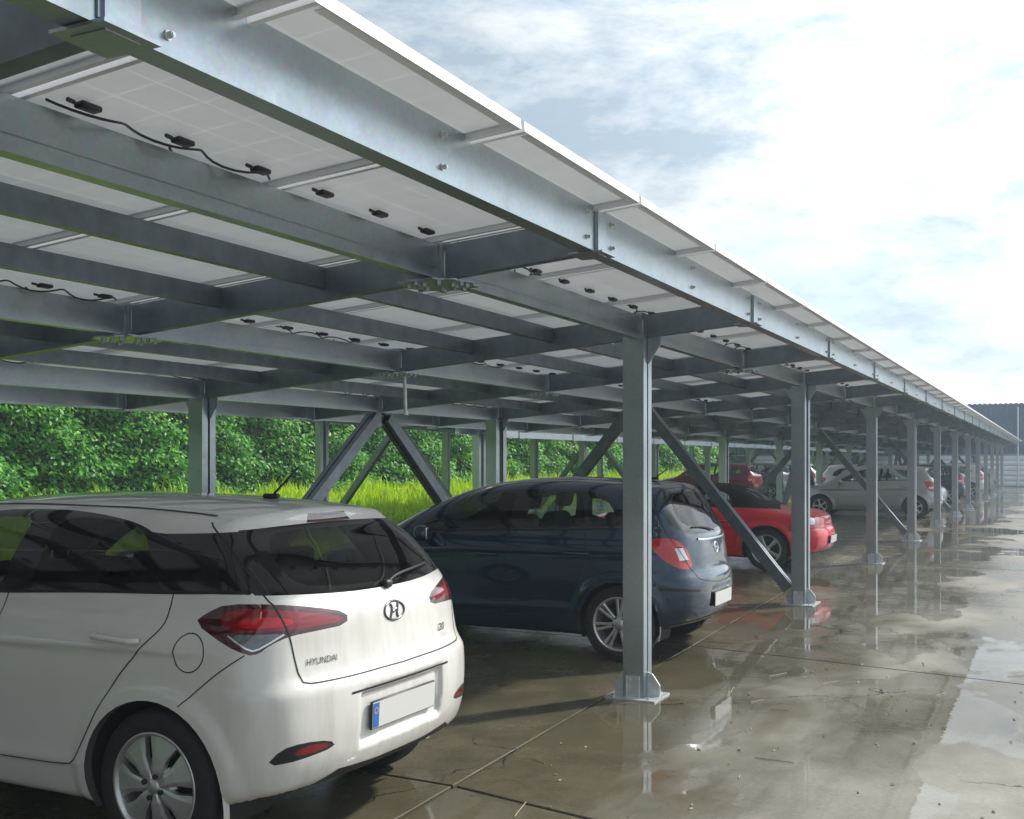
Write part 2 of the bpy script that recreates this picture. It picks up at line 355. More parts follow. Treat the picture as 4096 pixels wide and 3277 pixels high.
for i in range(24):
    y = 7 + i*3.3 + rng.uniform(-.8, .8); tm = MB(); tm.cyl((0,0,-.5), (rng.uniform(-.1,.1), rng.uniform(-.2,.2), 2.6), 0.06, 8, r1=0.025)
    tm.build('stem', m_bark, hedge, loc=(-0.75+rng.uniform(-.2,.2), y-40, 0.2))

# hall at the end of the yard
m_clad = simple('blue_grey_cladding', (0.07, 0.12, 0.17), 0.45, 0.2, var=0.15, scale=1.5)
m_white_clad = simple('white_cladding', (0.72, 0.74, 0.76), 0.4, var=0.06, scale=2)
m_grey_trim = simple('grey_trim', (0.32, 0.35, 0.38), 0.45)
m_beige = simple('beige_cabinet_paint', (0.55, 0.50, 0.42), 0.45, var=0.12, scale=5)
hall = empty('industrial_hall', (0, 76, 0)); tag(hall, 'blue-grey metal clad hall with white sectional doors at the far end', 'building')
MB().box((-4, 6, 2.6), (46, 12, 5.2)).build('wall', m_clad, hall)
tr = MB()
for i in range(150):      # trapezoid ribs of the upper cladding, standing above the eaves like teeth
    x = -20 + i*0.3; tr.add([(x,-.002,2.0),(x+.05,-.05,2.0),(x+.15,-.05,2.0),(x+.2,-.002,2.0),(x,-.002,5.25),(x+.05,-.05,5.25),(x+.15,-.05,5.25),(x+.2,-.002,5.25)], [(0,1,5,4),(1,2,6,5),(2,3,7,6),(4,5,6,7)])
ribs = tr.build('cladding_ribs', m_clad, hall); ribs['kind'] = 'stuff'
MB().box((-4, -.06, 1.98), (46, .12, .08)).build('drip_flashing', m_grey_trim, hall)
for dx in range(7):
    d_ = empty('sectional_door'); d_.parent = hall; d_.location = (-14.6 + dx*3.6, -.05, 0)
    for k in range(6): MB().rbox((0, 0, .17+k*.325), (3.2, .06, .31), .012, seg=1).build('door_panel', m_white_clad, d_)
    MB().box((1.72, -.01, .98), (.12, .09, 1.95)).build('jamb', m_grey_trim, hall, loc=d_.location)
MB().cyl((0,0,0), (0,0,5.0), .05, 10).build('downpipe', m_alu, hall, loc=(0.62, -.16, 0))
def cabinet(x, y, w, d, h_, label):
    c = empty('yard_cabinet', (x, y, 0)); tag(c, label, 'cabinet', 'cabinets by the hall')
    MB().rbox((0,0,h_/2+.06), (w, d, h_-.1), .015, seg=1).build('body', m_beige, c)
    MB().rbox((0,0,h_+.03), (w+.08, d+.08, .05), .012, seg=1).build('lid', m_white_clad, c)
    MB().box((0,0,.03), (w-.08, d-.08, .06)).build('plinth', m_grey_trim, c)
    for s_ in (-1, 1):
        dr = MB().rbox((s_*w*.24, -d/2-.008, h_/2+.08), (w*.44, .02, h_-.22), .008, seg=1).build('door', m_beige, c)
        MB().box((s_*w*.06, -d/2-.03, h_/2+.1), (.02, .03, .14)).build('handle', m_grey_trim, dr)
cabinet(-1.55, 66.5, 1.1, .8, 1.45, 'pale beige cabinet beside the last carport columns')
cabinet(-0.75, 69.2, .8, .7, 1.15, 'lower beige cabinet in front of the white hall doors')

# loose straw and grit lying on the wet slabs
lm = MB()
for i in range(80):
    x = rng.uniform(0.0, 2.6); y = rng.uniform(4.6, 10.5)*1.0; a = rng.uniform(0, math.pi); l = rng.uniform(.02, .13)
    if i > 20: l = rng.uniform(.004, .012)
    w = .0022 if i <= 20 else l*.7
    dx, dy = math.cos(a)*l, math.sin(a)*l; nx, ny_ = -math.sin(a)*w, math.cos(a)*w; hh = .004 if i <= 20 else .006
    lm.add([(x-dx-nx, y-dy-ny_, .003), (x+dx-nx, y+dy-ny_, .003), (x+dx+nx, y+dy+ny_, .003), (x-dx+nx, y-dy+ny_, .003), (x-dx*.9, y-dy*.9, .003+hh), (x+dx*.9, y+dy*.9, .003+hh)], [(0,1,5,4),(2,3,4,5),(1,2,5),(3,0,4)])
tag(lm.build('scattered_straw', simple('straw', (0.30, 0.25, 0.15), 0.7, var=.4, scale=30)), 'bits of straw and grit scattered on the wet slabs', 'straw', kind='stuff')

# ================================================================ SOLAR CARPORTS
SL = 0.0819; ZB = 2.472; HB = 1.95; BD = 0.16         # roof fall, beam underside over the front columns, half bay, beam depth
UE, UK = 0.7745, -4.79
def zb(u): return ZB + SL*u
m_galv_shaded = simple('galvanised_steel_shaded', (0.20, 0.235, 0.27), 0.36, 0.75, var=.2, scale=8)  # galvanised steel again, with shade on cross beams and purlins put into its colour
def csec(d, w, lip, t=0.004, flip=1):
    """C profile standing on z = 0, web at u = 0, flanges towards flip*u"""
    p = [(0,0),(w,0),(w,lip),(w-t,lip),(w-t,t),(t,t),(t,d-t),(w-t,d-t),(w-t,d-lip),(w,d-lip),(w,d),(0,d)]
    return [(flip*a, b) for a, b in p]
def rod(me_cache, key, make):
    if key not in me_cache: me_cache[key] = make()
    return me_cache[key]
cache = {}
NODE = 0.055
def hexbolt(): 
    b_ = MB(); b_.cyl((0,0,0), (0,-.016,0), .008, 6, smooth=False); b_.cyl((0,-.016,0), (0,-.019,0), .005, 8); b_.cyl((0,.001,0), (0,-.003,0), .012, 12)
    return b_.mesh(m_bolt, 'bolt')
def carport(name, label, loc, rz, y_first, n_frames, seam0, detail_to, panel_y, brace_frames, row_braces, group=None):
    cp = empty(name, loc, rz); tag(cp, label, 'carport', group)
    y_last = y_first + 5.5*(n_frames-1)
    half = [y_first + 2.75*i for i in range(2*n_frames-1)]
    lo = half[0] - 1.0; hi = half[-1] + 0.95
    # --- columns: two C profiles toe to toe, slot between them
    def column_mesh(h_, deep):
        m = MB(); w = .075; d = deep/2
        for s_ in (-1, 1):
            t_ = .005; g_ = .012 if deep < .2 else .055; ln_ = d - g_
            sec = [(-w, s_*d), (w, s_*d), (w, s_*(d-ln_)), (w-.022, s_*(d-ln_)), (w-.022, s_*(d-ln_+t_)), (w-t_, s_*(d-ln_+t_)), (w-t_, s_*(d-t_)), (-w+t_, s_*(d-t_)), (-w+t_, s_*(d-ln_+t_)), (-w+.022, s_*(d-ln_+t_)), (-w+.022, s_*(d-ln_)), (-w, s_*(d-ln_))]
            vs = [(a, b_, z) for z in (0.012, h_) for a, b_ in sec]; n_ = len(sec)
            m.add(vs, [(i, (i+1) % n_, n_+(i+1) % n_, n_+i) for i in range(n_)] + [tuple(range(n_)), tuple(range(n_, 2*n_))])
            for zz in np.arange(.45, h_-.2, .55):      # rivet heads on the web
                m.cyl((.03, s_*d, zz), (.03, s_*(d+.006), zz), .009, 8)
        return m.mesh(m_galv, 'column')
    def foot_mesh(deep):
        m = MB(); d = deep/2
        m.box((0,0,.006), (.36, deep+.16, .012))
        pl = [(-.165,.012),(.165,.012),(.165,.09),(.11,.165),(.078,.175),(-.078,.175),(-.11,.165),(-.165,.09)]      # wing plate with clipped corners
        for y0, y1 in ((-.006, .006),):
            vs = [(a, y0, z) for a, z in pl] + [(a, y1, z) for a, z in pl]; n_ = 8
            m.add(vs, [(i, (i+1) % n_, n_+(i+1) % n_, n_+i) for i in range(n_)] + [tuple(range(n_)), tuple(range(n_, 2*n_))])
        for s_ in (-1, 1):       # shoe channels screwed to the column faces
            m.box((0, s_*(d+.004), .085), (.10, .006, .146))
            for a in (-.045, .045): m.box((a, s_*(d+.012), .085), (.006, .016, .146))
            for a in (-.025, .025): m.cyl((a, s_*(d+.007), .13), (a, s_*(d+.016), .13), .010, 6, smooth=False)
        for a in (-.128, .128):
            m.cyl((a, -.006, .05), (a, -.016, .05), .011, 6, smooth=False)
        return m.mesh(m_galv_bright, 'base_plate')
    def knee_mesh():
        m = MB()
        for s_ in (1,):
            pl = [(s_*.077,-.17),(s_*.086,-.17),(s_*.17,-.04),(s_*.17,.05),(s_*.077,.05)]
            for y0, y1 in ((-.004, .004),):
                vs = [(a, y0, z) for a, z in pl] + [(a, y1, z) for a, z in pl]; n_ = 5
                m.add(vs, [(i, (i+1) % n_, n_+(i+1) % n_, n_+i) for i in range(n_)] + [tuple(range(n_)), tuple(range(n_, 2*n_))])
                for (a, z) in ((.10,-.08),(.10,.01),(.145,.01)): m.cyl((s_*a, y0-.006 if y0 < 0 else y1+.006, z), (s_*a, y1, z), .012, 6, smooth=False)
        return m.mesh(m_galv, 'knee_plate')
    for i in range(n_frames):
        y = y_first + 5.5*i
        braced = i in brace_frames
        for u in (0.0, -2*HB):
            h_ = zb(u) + .03
            deep = .30 if braced else .165
            me = rod(cache, ('col', u, deep), lambda: column_mesh(h_, deep))
            c = link('column', me, cp, (u, y, 0))
            link('base_plate', rod(cache, ('foot', deep), lambda: foot_mesh(deep)), c)
            link('knee_plate', rod(cache, ('knee',), knee_mesh), c, (0, 0, zb(u))); link('knee_plate', rod(cache, ('knee',), knee_mesh), c, (0, 0, zb(u)), (0, 0, math.pi))
            if -1 < y < detail_to:
                for (a, s_) in ((-.125,-1),(.125,-1),(-.125,1),(.125,1)):
                    link('anchor_bolt', rod(cache, ('bolt',), hexbolt), c, (a, s_*(deep/2+.045), .012), (R(-90), 0, 0))
    # --- nodes and beams
    rows = (UE, 0.0, -HB, -2*HB, UK)
    def node_mesh(): 
        m = MB(); m.box((0,0,.085), (.10,.10,.19)); m.box((0,0,-.004), (.16,.16,.008)); return m.mesh(m_galv, 'node_post')
    def splice_mesh():
        m = MB(); n_ = 60
        vs = [((.17+.012*math.cos(10*a))*math.copysign(abs(math.cos(a))**.8, math.cos(a)), (.17+.012*math.cos(10*a))*math.copysign(abs(math.sin(a))**.8, math.sin(a)), z) for z in (-.020, -.012) for a in [2*math.pi*k/n_ for k in range(n_)]]
        m.add(vs, [(k, (k+1) % n_, n_+(k+1) % n_, n_+k) for k in range(n_)] + [tuple(range(n_)), tuple(range(n_, 2*n_))])
        for (a, b_) in [(r_*math.cos(q), r_*math.sin(q)) for r_ in (.09, .14) for q in np.linspace(.2, 6.08, 8)]:
            m.cyl((a,b_,-.02), (a,b_,-.034), .013, 6, smooth=False)
        return m.mesh(m_galv, 'splice_plate')
    me_node = rod(cache, ('node',), node_mesh); me_spl = rod(cache, ('spl',), splice_mesh)
    for k, y in enumerate(half):
        for u in rows:
            nd = link('node_post', me_node, cp, (u, y, zb(u)))
            if u in (0.0, -HB, -2*HB) and not (k % 2 == 0 and u != -HB) and y < 60: link('splice_plate', me_spl, nd)
        for ua, ub in zip(rows[:-1], rows[1:]):
            L_ = (ua-NODE) - (ub+NODE)
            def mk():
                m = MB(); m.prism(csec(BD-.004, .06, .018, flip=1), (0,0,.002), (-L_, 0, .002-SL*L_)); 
                return m.mesh(m_galv_shaded, 'cross_beam')
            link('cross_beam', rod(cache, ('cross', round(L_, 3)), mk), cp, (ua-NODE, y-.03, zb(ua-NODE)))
    spans = list(zip(half[:-1], half[1:])) + [(lo-NODE, half[0]), (half[-1], hi+NODE)]
    for u in rows:
        for y0, y1 in spans:
            L_ = (y1-NODE)-(y0+NODE); outer = u == UE; back = u == UK
            def mk():
                m = MB()
                if outer or back: sec = csec(.195, .075, .02, flip=-1 if outer else 1)
                else: sec = csec(BD-.002, .06, .018, flip=-1)
                m.prism(sec, (0,0,0), (0,L_,0))
                # rolled groove along the web
                m.prism([(-.004 if outer else .004, .05), (-.004 if outer else .004, .062), (.0, .056)], (0,0,0), (0,L_,0))
                return m.mesh(m_galv, 'edge_beam' if outer or back else 'main_beam')
            me = rod(cache, ('beam', u, round(L_, 3)), mk)
            bo = link('edge_beam' if (outer or back) else 'main_beam', me, cp, (u + (.035 if outer else (-.035 if back else .03)), y0+NODE, zb(u)+(0.002)))
            if outer and -3 < y0 < detail_to:
                for yy in (.09, L_*.5, L_-.09):
                    for zz in (.045, .15):
                        link('bolt', rod(cache, ('bolt',), hexbolt), bo, (.001, yy, zz), (0, 0, R(90)))
                link('joint_plate', rod(cache, ('jp',), lambda: MB().box((0,0,.097), (.005,.12,.17)).mesh(m_galv, 'joint_plate')), bo, (.004, -NODE-.0, 0))
    # --- thin purlins between the main beams
    for u in (-.62, -1.27, -2.57, -3.25):
        for y0, y1 in spans:
            L_ = y1-y0-.062
            me = rod(cache, ('purlin', round(L_, 3)), lambda: MB().prism(csec(.10, .045, .014, .003, flip=-1), (0,0,0), (0,L_,0)).mesh(m_galv_shaded, 'purlin'))
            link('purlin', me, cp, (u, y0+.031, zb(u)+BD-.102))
    # --- solar panels: frame, white back, glass face, junction boxes
    PW, PL = 1.122, 1.94; tilt = -math.atan(SL)
    def panel_mesh():
        m = MB(); w, l, t_ = PW/2, PL/2, .035; fr = .028
        m.add([(-l+.006,-w+.006,.026),(l-.006,-w+.006,.026),(l-.006,w-.006,.026),(-l+.006,w-.006,.026)], [(0,1,2,3)], 1)     # the laminate
        for s_ in (-1, 1):
            m.box((0, s_*(w-.004), t_/2), (PL, .008, t_)); m.box((0, s_*(w-.014), .0015), (PL-.02, .012, .003))
            m.box((s_*(l-.004), 0, t_/2), (.008, PW-.016, t_)); m.box((s_*(l-fr/2-.008), 0, .0016), (fr-.004, PW-.08, .003))
        return m.mesh([m_alu, m_back], 'solar_panel')
    me_panel = rod(cache, ('panel',), panel_mesh)
    def jb(): 
        m = MB(); m.rbox((0,0,0), (.04,.075,.018), .006, seg=2); m.cyl((0,-.05,0), (0,-.075,.002), .007, 6); return m.mesh(m_black, 'junction_box')
    me_jb = rod(cache, ('jb',), jb)
    y = seam0; pi_ = 0
    while y < panel_y:
        for r_ in range(3):
            u = .05 - r_*1.955
            p = link('solar_panel', me_panel, cp, (u, y+PW/2+.014, zb(u)+BD+.006), (0, tilt, 0))
            if -1 < y < detail_to:
                for dy in (-.385, 0, .385):
                    link('junction_box', me_jb, p, (.035, dy, .008))
                if (pi_ + r_) % 2 == 1:
                    c = MB(); a0 = rng.uniform(-.3, .1)
                    pts = [(-.07+.035*math.sin(q*1.7+a0*9), -.5+q*.09, .006-.03*math.sin(q*.9)**2) for q in np.arange(0, 11.2, .4)]
                    pts = [(x_+.10, y_, z_) for x_, y_, z_ in pts]
                    c.tube(pts, .0045); c.tube([(-.02,a0+.2,.0),(-.05,a0+.26,-.02),(-.11,a0+.3,-.024),(-.14,a0+.22,-.02),(-.1,a0+.14,-.012),(-.05,a0+.17,-.004)], .0045)
                    c.build('cable', m_cable, p)
        y += 1.15; pi_ += 1
    if detail_to > 0:      # thin rod hanging from the middle node beside the first column
        MB().cyl((0,0,.03), (.012,0,-.30), .014, 8).cyl((.012,0,-.30), (.012,0,-.33), .022, 8).build('drop_rod', m_galv_bright, cp, loc=(-HB+.06, 7.22, zb(-HB)))
    # --- braces
    def brace(p0, p1):
        m = MB(); w = .06
        sec = [(-w,-.065),(w,-.065),(w,-.012),(w-.012,-.012),(w-.012,-.008),(w,-.008+.02),(w,.065),(-w,.065),(-w,.012),(-w+.012,.008),(-w+.012,-.008),(-w,-.012)]
        d = (Vector(p1)-Vector(p0)); upv_ = (1,0,0) if abs(d.x) < .1 else (0,1,0)
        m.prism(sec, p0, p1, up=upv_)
        m.build('brace', m_galv_shaded, cp)
    for i in brace_frames:
        y = y_first + 5.5*i
        brace((-.13, y, .16), (-HB+.10, y, zb(-HB)-.05)); brace((-2*HB+.13, y, .16), (-HB-.10, y, zb(-HB)-.05))
        MB().box((-HB, y, zb(-HB)-.07), (.34, .012, .15)).build('apex_plate', m_galv, cp)
    for i in row_braces:
        y0 = y_first + 5.5*i; u = -2*HB
        brace((u, y0+.13, .16), (u, y0+2.65, zb(u)-.05)); brace((u, y0+5.37, .16), (u, y0+2.85, zb(u)-.05))
        MB().box((u, y0+2.75, zb(u)-.07), (.012, .34, .15)).build('apex_plate', m_galv, cp)
    return cp
# front carport: frames every 5.5 m from just behind the camera to the hall
carport('solar_carport', 'long galvanised solar carport sheltering the parked cars along the wet yard', (0,0,0), 0.0, 1.72-33, 19, 3.27-1.15*30, 22.0, 68.6, (0, 4, 8, 10, 12, 14, 16, 18), (7, 11, 15))
# a second one behind it, falling the other way, standing on the far side of the grass
carport('solar_carport', 'second solar carport beyond the grass, its sunlit posts near the hedge', (-11.8, 80.3, 0), math.pi, 0.0, 12, -1.0, -99.0, 60.9, (1, 5, 9, 11), ())
# ---------------------------------------------------------------- car body maths (implicit surface -> mesh)

def pchip(pts):
    p = np.array(sorted(pts), float); X = p[:, 0]; Yv = p[:, 1]
    h = np.diff(X); d = np.diff(Yv) / h
    m = np.zeros(len(X))
    for i in range(1, len(X) - 1):
        if d[i-1] * d[i] > 0:
            w1 = 2*h[i] + h[i-1]; w2 = h[i] + 2*h[i-1]
            m[i] = (w1 + w2) / (w1/d[i-1] + w2/d[i])
    m[0] = d[0]; m[-1] = d[-1]
    # dense table: cheap to look up
    t = np.linspace(X[0], X[-1], 900)
    k = np.clip(np.searchsorted(X, t) - 1, 0, len(h) - 1)
    s = (t - X[k]) / h[k]
    v = ((1+2*s)*(1-s)**2*Yv[k] + s*(1-s)**2*h[k]*m[k] + s*s*(3-2*s)*Yv[k+1] + s*s*(s-1)*h[k]*m[k+1])
    # light smoothing so that curvature is continuous
    ker = np.hanning(41); ker /= ker.sum()
    vp = np.concatenate([2*v[0]-v[1:21][::-1], v, 2*v[-1]-v[-21:-1][::-1]])
    v = np.convolve(vp, ker, 'valid')
    g = np.gradient(v, t)
    return (lambda q: np.interp(q, t, v)), (lambda q: np.interp(q, t, g))

def smax(a, b, k):
    hh = np.maximum(k - np.abs(a - b), 0.0) / k
    return np.maximum(a, b) + hh*hh*k*0.25

def sstep(a, b, x):
    t = np.clip((x - a) / (b - a), 0, 1)
    return t*t*(3 - 2*t)

class CarShape:
    def __init__(s, sp):
        s.sp = sp
        s.top, s.dtop = pchip(sp['top']); s.rear, s.drear = pchip(sp['rear'])
        s.front, s.dfront = pchip(sp['front']); s.wide, s.dwide = pchip(sp['wide'])
        s.bot, _ = pchip(sp['bottom'])
        s.L = sp['length']
    def W(s, x, z):
        sp = s.sp
        w = s.wide(z)
        xr, ar = sp.get('taper_r', (0.9, 0.06)); xf, af = sp.get('taper_f', (1.2, 0.10))
        w = w - ar*np.clip((xr - x)/xr, 0, 1.5)**2 - af*np.clip((x - (s.L - xf))/xf, 0, 1.5)**2
        # wheel arch flares
        for ax in sp['axles']:
            r = np.sqrt((x-ax)**2 + (z-sp['wheel_r'])**2)
            w = w + sp.get('flare', 0.014)*sstep(sp['arch_r']+0.10, sp['arch_r']+0.03, r)*sstep(0.80, 0.6, z)
        for (x0, z0, x1, z1, dp, hw) in sp.get('creases', ()):    # a crease line on the flank: body steps in below it
            zl = z0 + (z1-z0)*(x-x0)/(x1-x0)
            fade = sstep(x0-0.15, x0+0.2, x)*sstep(x1+0.2, x1-0.15, x)
            d = z - zl
            w = w + fade*dp*np.where(d > 0, np.exp(-(d/(hw*1.6))**2), np.exp(-(d/(hw*0.5))**2))
        return w
    def F(s, x, y, z):
        sp = s.sp; ay = np.abs(y)
        k = sp['k']
        a = (z - s.top(x) + sp.get('camber', 0.045)*(ay/0.6)**2) / np.sqrt(1 + s.dtop(x)**2)
        b = (ay - s.W(x, z)) / np.sqrt(1 + s.dwide(z)**2)
        cr = sp.get('rear_curve', 0.10); cf = sp.get('front_curve', 0.16)
        rz = s.rear(z) + cr*(ay/0.8)**2.6
        for (z0, z1, y1, dp, sm) in sp.get('recess', ()):          # number plate recess in the tail
            rz = rz + dp*sstep(y1+sm, y1-sm, ay)*sstep(z0-sm, z0+sm, z)*sstep(z1+sm, z1-sm, z)
        for (z0, hw, dp, y1) in sp.get('rear_ridge', ()):          # crease across the tail
            rz = rz - dp*np.exp(-((z-z0)/hw)**2)*sstep(y1+.1, y1-.1, ay)
        c = (rz - x) / np.sqrt(1 + s.drear(z)**2)
        d = (x - s.front(z) + cf*(ay/0.8)**2.6) / np.sqrt(1 + s.dfront(z)**2)
        e = s.bot(x) - z
        f = smax(a, b, k['top_side'])
        f = smax(f, smax(c, d, 0.01), 0.0001 + k['rear_side']*sstep(1.30, 1.0, z) + k['rear_top']*sstep(1.0, 1.30, z))
        return smax(f, e, k['bottom'])
    def grad(s, P, h=2e-3):
        x, y, z = P[:, 0], P[:, 1], P[:, 2]
        g = np.stack([s.F(x+h, y, z)-s.F(x-h, y, z), s.F(x, y+h, z)-s.F(x, y-h, z), s.F(x, y, z+h)-s.F(x, y, z-h)], 1)/(2*h)
        return g
    def normal(s, P):
        g = s.grad(P, 4e-3); return g/np.maximum(np.linalg.norm(g, axis=1), 1e-9)[:, None]
    def ray(s, O, D, n=400, tmax=2.0):
        """first hit of rays O + t D (arrays Nx3)"""
        O = np.asarray(O, float); D = np.asarray(D, float)
        t = np.zeros(len(O)); lo = np.zeros(len(O)); done = np.zeros(len(O), bool)
        ts = np.linspace(0, tmax, n)
        hit = np.full(len(O), np.nan)
        prev = s.F(*O.T)
        for i in range(1, n):
            Q = O + D*ts[i]
            v = s.F(*Q.T)
            new = (~done) & (v <= 0) & (prev > 0)
            if new.any():
                a = np.full(new.sum(), ts[i-1]); b = np.full(new.sum(), ts[i])
                for _ in range(22):
                    m = (a+b)/2; Qm = O[new] + D[new]*m[:, None]
                    neg = s.F(*Qm.T) <= 0
                    b = np.where(neg, m, b); a = np.where(neg, a, m)
                hit[new] = (a+b)/2; done |= new
            prev = v
            if done.all(): break
        return O + D*hit[:, None]
    def side(s, xz, sgn=1):
        xz = np.asarray(xz, float)
        O = np.stack([xz[:, 0], np.full(len(xz), 1.1), xz[:, 1]], 1)
        P = s.ray(O, np.tile([0, -1., 0], (len(xz), 1)), tmax=1.1); P[:, 1] *= sgn
        return P
    def tail(s, yz):
        yz = np.asarray(yz, float)
        O = np.stack([np.full(len(yz), -0.25), yz[:, 0], yz[:, 1]], 1)
        return s.ray(O, np.tile([1., 0, 0], (len(yz), 1)), tmax=1.6)
    def nose(s, yz):
        yz = np.asarray(yz, float)
        O = np.stack([np.full(len(yz), s.L+0.25), yz[:, 0], yz[:, 1]], 1)
        return s.ray(O, np.tile([-1., 0, 0], (len(yz), 1)), tmax=2.4)
    def roof(s, xy):
        xy = np.asarray(xy, float)
        O = np.stack([xy[:, 0], xy[:, 1], np.full(len(xy), 1.9)], 1)
        return s.ray(O, np.tile([0, 0, -1.], (len(xy), 1)), tmax=1.7)
    def mesh(s, h=0.02):
        L = s.L
        xs = np.arange(-0.12, L+0.12, h); ys = np.arange(-1.02, 1.02+h, h); zs = np.arange(0.10, s.sp['height']+0.12, h)
        X, Y, Z = np.meshgrid(xs, ys, zs, indexing='ij')
        V = s.F(X, Y, Z)
        S = V < 0
        n = (len(xs)-1, len(ys)-1, len(zs)-1)
        cnt = np.zeros(n); acc = np.zeros(n + (3,))
        def sl(a, dx, dy, dz): return a[dx:n[0]+dx, dy:n[1]+dy, dz:n[2]+dz]
        base = np.stack([sl(X, 0, 0, 0), sl(Y, 0, 0, 0), sl(Z, 0, 0, 0)], -1)
        for ax in range(3):
            for p in (0, 1):
                for q in (0, 1):
                    o0 = [0, 0, 0]; oth = [i for i in range(3) if i != ax]
                    o0[oth[0]] = p; o0[oth[1]] = q
                    o1 = list(o0); o1[ax] = 1
                    va = sl(V, *o0); vb = sl(V, *o1)
                    cr = (va < 0) != (vb < 0)
                    t = np.where(cr, va/np.where(cr, va-vb, 1), 0)
                    off = np.zeros(n + (3,)); off[..., oth[0]] = p; off[..., oth[1]] = q; off[..., ax] = t
                    acc += np.where(cr[..., None], off, 0); cnt += cr
        m = cnt > 0
        idx = -np.ones(n, int); idx[m] = np.arange(m.sum())
        P = base[m] + acc[m]/cnt[m][:, None]*h
        quads = []
        for ax in range(3):
            oth = [i for i in range(3) if i != ax]
            a = [slice(1, n[i]) for i in range(3)]; a[ax] = slice(0, n[ax])
            b = list(a); b[ax] = slice(1, n[ax]+1)
            sa = S[tuple(a)]; sb = S[tuple(b)]
            w = np.argwhere(sa != sb)
            if not len(w): continue
            flip = sa[tuple(w.T)]
            w = w + np.array([0 if i == ax else 1 for i in range(3)])
            def cell(da, db):
                c = w.copy(); c[:, oth[0]] -= da; c[:, oth[1]] -= db
                return idx[tuple(c.T)]
            q = np.stack([cell(0, 0), cell(1, 0), cell(1, 1), cell(0, 1)], 1)
            if ax == 1: flip = ~flip
            q = np.where(flip[:, None], q, q[:, ::-1])
            quads.append(q)
        Q = np.concatenate(quads)
        for _ in range(4):
            f = s.F(*P.T); g = s.grad(P); gg = (g*g).sum(1)
            step = -(f/np.maximum(gg, 0.2))[:, None]*g
            ln = np.linalg.norm(step, axis=1); step *= np.minimum(1, 0.5*h/np.maximum(ln, 1e-9))[:, None]
            P = P + step
        return P, Q
# ---------------------------------------------------------------- car shapes: x forward from the tail, y left, z up (metres)
WHITE = dict(length=4.035, height=1.474, wheel_r=0.31, axles=(0.69, 3.26), arch_r=0.355, wheel_y=0.862,
    top=[(-.3,1.33),(.1,1.375),(.4,1.41),(.7,1.443),(1.2,1.468),(1.7,1.474),(2.15,1.455),(2.5,1.39),(2.75,1.29),(3.05,1.12),(3.25,1.015),(3.5,.96),(3.8,.88),(4.0,.77),(4.2,.62)],
    rear=[(0.1,.30),(.25,.13),(.34,.045),(.45,.01),(.58,0.0),(.70,.005),(.77,.045),(.85,.06),(.98,.075),(1.06,.115),(1.12,.165),(1.25,.30),(1.38,.435),(1.41,.43),(1.5,.43)],
    front=[(0.1,3.85),(.3,3.97),(.5,4.03),(.7,4.01),(.85,3.92),(1.0,3.6),(1.5,3.3)],
    wide=[(0.1,.78),(.22,.825),(.34,.853),(.5,.864),(.65,.866),(.80,.858),(.92,.838),(1.0,.80),(1.1,.765),(1.25,.705),(1.4,.635),(1.55,.565)],
    bottom=[(-.2,.34),(.3,.27),(.5,.22),(1.0,.19),(3.0,.19),(3.8,.22),(4.2,.26)],
    k=dict(top_side=.13, rear_side=.16, rear_top=.05, bottom=.05), rear_curve=.13, front_curve=.25, taper_r=(1.0,.055), taper_f=(1.2,.09),
    creases=[(.45,.87,3.4,.80,.010,.03),(1.1,.36,3.0,.33,.010,.03)], recess=[(.44,.66,.33,.028,.02)], flare=.016)
DARK = dict(length=3.999, height=1.488, wheel_r=0.305, axles=(0.64, 3.15), arch_r=0.345, wheel_y=0.862,
    top=[(-.3,1.37),(.1,1.405),(.4,1.44),(.8,1.472),(1.3,1.488),(1.75,1.47),(2.1,1.42),(2.45,1.30),(2.8,1.13),(3.05,1.0),(3.25,.935),(3.6,.87),(3.85,.78),(4.0,.68),(4.2,.5)],
    rear=[(0.1,.30),(.22,.16),(.32,.06),(.42,.015),(.55,0.0),(.66,.01),(.74,.045),(.85,.06),(.98,.08),(1.05,.105),(1.12,.145),(1.25,.225),(1.38,.315),(1.43,.335),(1.5,.34)],
    front=[(0.1,3.8),(.3,3.94),(.5,3.99),(.65,3.97),(.8,3.88),(.95,3.6),(1.5,3.2)],
    wide=[(0.1,.78),(.22,.82),(.34,.85),(.5,.862),(.65,.866),(.80,.862),(.92,.845),(1.0,.81),(1.1,.77),(1.25,.705),(1.4,.63),(1.55,.555)],
    bottom=[(-.2,.33),(.3,.26),(.5,.22),(1.0,.19),(3.0,.19),(3.8,.21),(4.2,.25)],
    k=dict(top_side=.15, rear_side=.20, rear_top=.07, bottom=.06), rear_curve=.17, front_curve=.28, taper_r=(1.1,.075), taper_f=(1.3,.10),
    creases=[(.3,.90,3.4,.84,.012,.035),(1.0,.40,2.9,.37,.012,.03)], recess=[(.44,.58,.30,.012,.02)], flare=.018)

